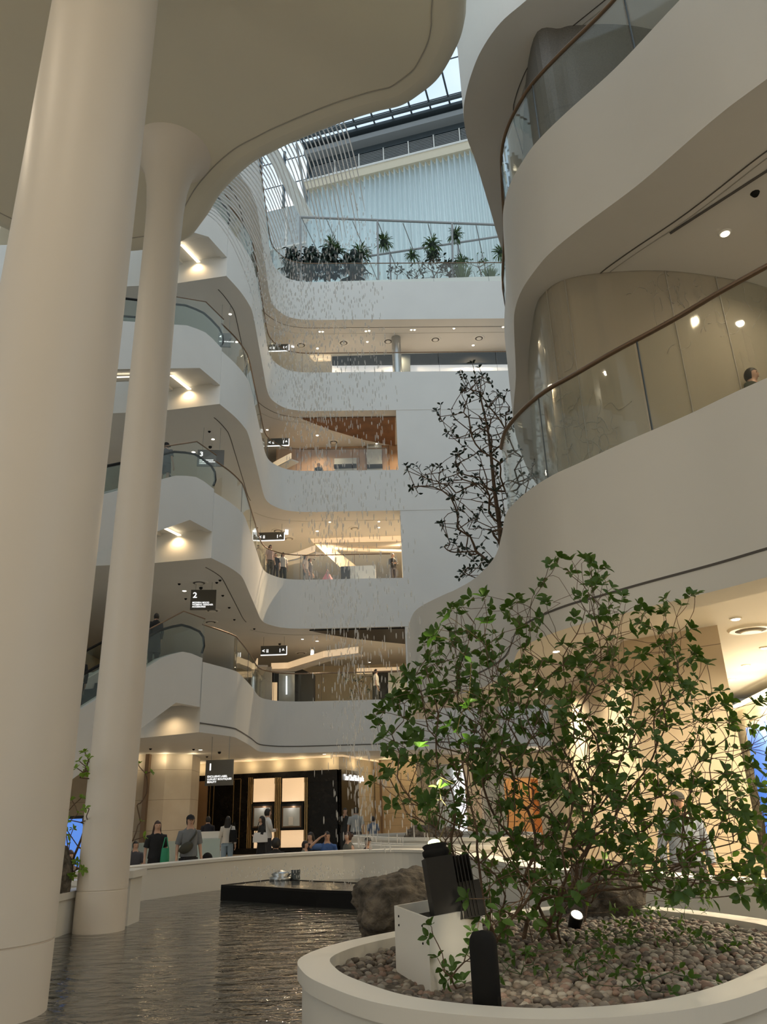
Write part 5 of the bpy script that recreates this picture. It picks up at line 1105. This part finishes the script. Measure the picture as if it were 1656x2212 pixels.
person('man in a grey t-shirt and black cap walking with a sling bag across his chest', at_px(412, 16.6), .45, 1.64, 'walk', (.17, .18, .19), (.015, .015, .018), 'hair', cap=(.012, .012, .012), near=True, wide=1.03)
person('woman in a cream cardigan and light jeans seen from behind at the boutique', at_px(493, 25), PI, 1.60, 'stand', (.62, .58, .52), (.26, .34, .42), 'hair', 'long', sleeves='long')
person('man in a dark top seen from behind at the white reception desk', at_px(450, 27), PI+.3, 1.62, 'stand', (.015, .015, .025), (.02, .02, .03), 'hair', sleeves='long', arms='fold')
person('long haired woman in a black skirt standing beside the boutique window', at_px(566, 24.2), -1.2, 1.58, 'stand', (.02, .02, .02), (.012, .012, .012), 'hair', 'long', skirt=True, arms='fold')
person('man in a white shirt facing the woman at the boutique window', at_px(578, 25), 2.0, 1.78, 'stand', (.70, .68, .64), (.03, .03, .035), 'hair', sleeves='long', arms='fold')
person('man in a black jacket with his hand raised at the right corner of the boutique', at_px(745, 30.5), .3, 1.76, 'stand', (.03, .03, .028), (.03, .03, .03), 'hair', sleeves='long', arms='phone_r')
person('man in a pale grey t-shirt seen from behind by the boutique corner', at_px(768, 30), PI, 1.76, 'stand', (.36, .38, .38), (.1, .1, .1), 'hair', wide=1.15)
person('person in a blue top bending behind the far curved wall', at_px(805, 29), PI, 1.45, 'stand', (.14, .18, .25), (.05, .05, .06), 'hair')
person('man in a blue shirt shading his eyes behind the pool wall', at_px(706, 19.6), .2, 1.62, 'sit', (.05, .12, .33), (.1, .1, .1), 'hair', arms='brow', wide=1.05)
person('woman with a hair bun looking down behind the pool wall', at_px(751, 19.3), -.9, 1.60, 'sit', (.13, .13, .11), (.05, .05, .05), 'brown_hair', 'bun', sleeves='none')
person('child in a dark cap with a white band just above the pool wall', at_px(793, 19.2), .4, 1.42, 'sit', (.05, .05, .05), (.05, .05, .05), 'hair', cap=(.02, .02, .02))
person('woman in black with long dark hair left of the man in the blue shirt', at_px(671, 20.2), -.6, 1.60, 'sit', (.015, .015, .02), (.02, .02, .02), 'hair', 'long')
person('person in grey crouching behind the pool wall', at_px(659, 19.4), 1.2, 1.38, 'sit', (.16, .16, .14), (.1, .1, .1), 'hair')
person('person with big dark hair close behind the pool wall below the vitrines', at_px(597, 18.9), PI, 1.46, 'sit', (.02, .02, .02), (.02, .02, .02), 'hair', 'big')
person('seated person in a black hood close behind the pool wall', at_px(452, 17.6), PI, 1.20, 'sit', (.008, .008, .009), (.01, .01, .01), 'matte_black', 'hood', wide=1.2)
person('seated person in grey behind the frosted glass at left', at_px(298, 20.5), .5, 1.50, 'sit', (.06, .06, .07), (.3, .3, .32), 'hair')
person('person seated low in the gap between the two white columns', at_px(160, 14.15), .3, 1.55, 'sit', (.30, .22, .16), (.3, .2, .15), 'brown_hair')
person('man in a pale blue denim shirt and patterned cap behind the shrub at right', (aty(1464, 1735, 10.15).x, 10.15, 0), -.15, 1.70, 'stand', (.22, .26, .33), (.1, .1, .12), 'hair', cap=(.02, .02, .02), sleeves='long', wide=1.15, near=True)
# people on the upper floors
for (x, y, Y, lv, yaw, kw, lab) in [
    (848, 1208, 36.6, 3, .3, dict(top=(.01, .01, .012), arms='fold', sleeves='long'), 'person in a black suit standing at the right end of the level three opening'),
    (660, 1215, 36.4, 3, 1.2, dict(top=(.5, .42, .36), hairlen='long', bottom=(.1, .1, .1)), 'long haired visitor in beige at the level three guard'),
    (669, 1220, 36.9, 3, 1.2, dict(top=(.06, .06, .07)), 'dark dressed visitor just behind the long haired one on level three'),
    (611, 1212, 35.9, 3, .6, dict(top=(.55, .5, .45), hairlen='long', bottom=(.03, .03, .03)), 'visitor with a white top and dark backpack at the level three guard'),
    (583, 1208, 34.7, 3, .8, dict(top=(.45, .30, .28), hairlen='long'), 'visitor in a pink top at the left end of the level three opening'),
    (595, 1222, 35.3, 3, .2, dict(top=(.04, .04, .05)), 'short visitor in dark clothes second from left on level three'),
    (688, 1000, 37.6, 4, 0, dict(top=(.03, .04, .04)), 'small figure in dark clothes on level four'),
    (812, 1468, 37.4, 2, 1.5, dict(top=(.7, .68, .62), sleeves='short', bottom=(.05, .05, .04)), 'man in a white t-shirt with a dark backpack on level two')]:
    p = aty(x, y, Y); zt = LV[lv][1]; hh = {3: 1.66, 4: 1.6, 2: 1.72}[lv]
    if 'short' in lab: hh = 1.45
    person(lab, (p.x, Y, zt), yaw, hh, 'stand', **kw)
for x, y, lab in ((806, 597, 'head of a dark haired visitor just above the top terrace edge'), (1032, 594, 'dark haired visitor at the right of the top terrace edge')):
    p = aty(x, y, 38.8); person(lab, (p.x, 38.8, 29.1), 0, 1.72, 'stand', (.03, .03, .04), (.04, .04, .05), 'hair')
# on the escalators
eo = Vector((EDGE2[0][0], EDGE2[0][1], 0))
def esc_pt(lv, s_, lat=1.0):
    o_ = Vector((edges[lv][0].x, edges[lv][0].y, 0)); z = LV[lv][1]+.12-.30-max(0, (s_-1.25))*math.tan(math.radians(30)); q = o_+dE*s_+wE*lat; return (q.x, q.y, z+.03)
person('person in a dark robe standing near the top of the lowest escalator', esc_pt(2, 1.5, .8), -2.4, 1.66, 'stand', (.018, .018, .020), (.02, .02, .02), 'hair', sleeves='long', robe=True)
person('man in a dark t-shirt and shorts seen from behind on the level three escalator', esc_pt(3, 1.6, .9), PI-.3, 1.70, 'stand', (.06, .065, .075), (.04, .04, .05), 'hair', cap=(.01, .01, .01), shorts=True, wide=1.15)
person('person in black lower down on the lowest escalator, between the columns', esc_pt(2, 4.6, .8), -2.4, 1.66, 'stand', (.02, .02, .02), (.02, .02, .02), 'hair', sleeves='long')
p = atz(1622, 812, 7.12); person('visitor with dark hair leaning behind the level two balcony guard at right', (p.x, p.y, 5.6), .8, 1.62, 'stand', (.04, .045, .03), (.05, .05, .05), 'hair', sleeves='long')

# bags and furniture
def handbag(name, label, cat, c, w, h, d, m_, strap, yaw=0, sm='matte_black'):
    t = thing(name, label, cat, c, yaw); mb = MB(); mb.loft([(0, 0, -h, w*.50, d*.5), (0, 0, -h*.5, w*.5, d*.55), (0, 0, 0, w*.42, d*.3)], 16); mb.obj('bag_body', m_, t)
    mb = MB(); mb.tube([(-w*.35, 0, -.02), (-w*.1, 0, strap), (w*.1, 0, strap), (w*.35, 0, -.02)], .012, 6); mb.obj('strap', sm, t)
mat('green_bag', (.03, .30, .16), .6); mat('bag_white', (.75, .73, .70), .6); mat('bag_olive', (.035, .033, .02), .6)
p = aty(357, 1825, 17.25); handbag('tote_bag', 'long green tote bag hanging from the shoulder of the woman in black', 'bag', (p.x+.02, 17.2, 1.04), .18, .38, .08, 'green_bag', .20, .3, 'green_bag')
mw = at_px(412, 16.6); Rw = Matrix.Rotation(.45, 3, 'Z'); bo = Vector((mw[0], mw[1], 0)); q0_ = Rw @ Vector((-.09, -.17, 1.06)) + bo
t = thing('sling_bag', 'dark olive sling bag across the chest of the man in grey', 'bag', q0_, .45); mb = MB(); mb.ell((0, 0, 0), (.15, .05, .095), 16, 10, M=Matrix.Rotation(-.5, 3, 'Y')); mb.obj('bag_body', 'bag_olive', t)
L0 = Vector((-.09, -.17, 1.06)); mb = MB(); mb.tube([Vector(p_)-L0 for p_ in cr_([(-.15, -.10, 1.04), (-.06, -.145, 1.13), (.02, -.15, 1.22), (.08, -.135, 1.29), (.115, -.08, 1.345), (.115, .02, 1.36), (.09, .10, 1.31), (0, .15, 1.18), (-.13, .12, 1.05), (-.19, 0, 1.0), (-.15, -.10, 1.04)], 3)], .018, 6); mb.obj('strap', 'bag_olive', t)
p = aty(562, 1808, 24); handbag('handbag', 'white handbag with black straps held by the woman in the black skirt', 'bag', (p.x, 24.0, p.z+.12), .42, .26, .12, 'bag_white', .28, .2)
p = aty(505, 1805, 24.8); handbag('shoulder_bag', 'black shoulder bag of the woman in the cream cardigan', 'bag', (p.x-.02, 24.78, p.z+.16), .24, .34, .12, 'matte_black', .20, 0)
for px, Y, z, m_, lab in ((711, 36.0, 0, 'cloth_pink', 'pink shopping bags on the floor of level three by the guard'),):
    mat('cloth_pink', (.55, .22, .26), .6); p = aty(707, 1240, 36.1); t = thing('shopping_bag', 'pink bundle standing behind the level three guard', 'bag', (p.x, 36.1, 11.95)); mb = MB(); mb.loft([(0, 0, 0, .2, .15), (0, 0, .3, .26, .18), (0, 0, .55, .12, .1)], 14); mb.obj('bag_body', 'cloth_pink', t); mb = MB(); mb.tube([(-.1, 0, .5), (0, 0, .8), (.1, 0, .5)], .02, 6); mb.obj('handle', 'cloth_pink', t)
p = aty(448, 1800, 26.2); t = thing('reception_desk', 'white reception lectern with a small notice in front of the boutique', 'desk', (p.x+.1, 26.2, 0)); mb = MB(); mb.box((0, 0, .5), (.75, .45, 1.0)); mb.obj('cabinet', 'frosted' if 0 else 'concrete_panel', t); mb = MB(); mb.box((0, -.1, 1.06), (.6, .03, .26)); mb.obj('notice', 'white_rim', t)
a, b_ = at_px(288, 21), at_px(478, 23); t = thing('glass_screen', 'low frosted glass screen behind the walking couple', 'screen', (a[0], a[1], 0)); v = Vector((b_[0]-a[0], b_[1]-a[1], 0)); mb = MB(); mb.prism([Vector((0, 0, 0)), v, v+Vector((0, .02, 0)), Vector((0, .02, 0))], .05, 1.05); mb.obj('pane', 'frosted', t); mb = MB(); mb.prism([Vector((0, -.02, 0)), v+Vector((0, -.02, 0)), v+Vector((0, .04, 0)), Vector((0, .04, 0))], .0, .06); mb.obj('channel', 'steel', t)
p = aty(165, 1820, 15.0); t = thing('wall_screen', 'blue lit screen standing behind the left planter between the columns', 'screen', (p.x-.1, 15.0, 0)); mb = MB(); mb.box((0, .04, .95), (.9, .06, 1.5)); mb.box((0, .04, .1), (.5, .3, .2)); mb.obj('frame', 'black', t); mb = MB(); mb.box((0, 0, 1.1), (.82, .03, 1.1)); mb.obj('display', 'screen_blue', t)
# pool wall bench behind the wall is hidden; seats for the people sitting there
for (x0, x1, Y) in ((590, 806, 19.75), (440, 465, 17.75)):
    a, b_ = at_px(x0, Y), at_px(x1, Y); t = thing('bench', 'low cream bench behind the pool wall under the ' + ('row of sitting visitors' if x0 == 590 else 'hooded person'), 'bench', ((a[0]+b_[0])/2, Y, 0)); mb = MB(); mb.box((0, 0, .42), (b_[0]-a[0]+.4, .5, .06)); mb.obj('seat', 'white_rim', t)
    for sx in (-1, 1): mb = MB(); mb.box((sx*(b_[0]-a[0])/2, 0, .2), (.08, .4, .39)); mb.obj('leg', 'white_rim', t)
# ------------------------------------------------------------------ falling water thrown clear of the canopy rim
random.seed(11)
rim = [p for p in CANr]
def ang_ok(p): return p.y > 9.5
i0 = min(range(len(rim)), key=lambda i: (rim[i]-Vector((-.55*1.118, 9.42*1.118, 0))).length); i1 = min(range(len(rim)), key=lambda i: (rim[i]-Vector((-3.2*1.118, 11.45*1.118, 0))).length)
arc = rim[min(i0, i1):max(i0, i1)+1]; arc = resample(arc, .085)
mbs = MB(); mbd = MB(); nA = len(arc)
for i, p in enumerate(arc):
    a = arc[max(i-1, 0)]; b_ = arc[min(i+1, nA-1)]; tg = (b_-a).normalized(); no = Vector((-tg.y, tg.x, 0))
    if no.y < 0: no = -no
    v0 = 2.05+random.uniform(-.02, .02)
    def pos(t_): return Vector((p.x+no.x*v0*t_, p.y+no.y*v0*t_, 13.55-4.9*t_*t_))
    tb = random.uniform(.42, .60)
    ts = [tb*j/9 for j in range(10)]; mbs.tube([pos(t_)+Vector((random.uniform(-.004, .004), 0, 0)) for t_ in ts], [.015, .015, .014, .014, .013, .012, .011, .010, .008, .004], 5)
    t_ = tb+.01
    while t_ < 1.60:
        q = pos(t_)+Vector((random.gauss(0, .035+.07*t_), random.gauss(0, .035+.05*t_), 0)); L = .035+.022*t_; w = random.uniform(.006, .012)
        mbd.ell(q, (w, w, L*random.uniform(.6, 1.2)), 6, 4); t_ += random.uniform(.008, .016)*(1.6 if t_ > 1 else 1.1)
mbs.v and tag(mbs.obj('water_strands', 'water_strand'), 'close set curved strands of water leaving the canopy rim', 'waterfall', kind='stuff')
tag(mbd.obj('falling_droplets', 'water_drop'), 'curtain of falling water droplets in front of the upper floors', 'waterfall', kind='stuff')
mb = MB()
for _ in range(260):
    p = random.choice(arc); q = Vector((p.x+random.gauss(.9, .5), p.y+random.gauss(3.0, .5), random.uniform(.53, .75))); mb.ell(q, (.007, .007, random.uniform(.008, .03)), 5, 4)
tag(mb.obj('splash_droplets', 'water_drop'), 'splashing droplets where the falling water strikes the black basin', 'water', kind='stuff')
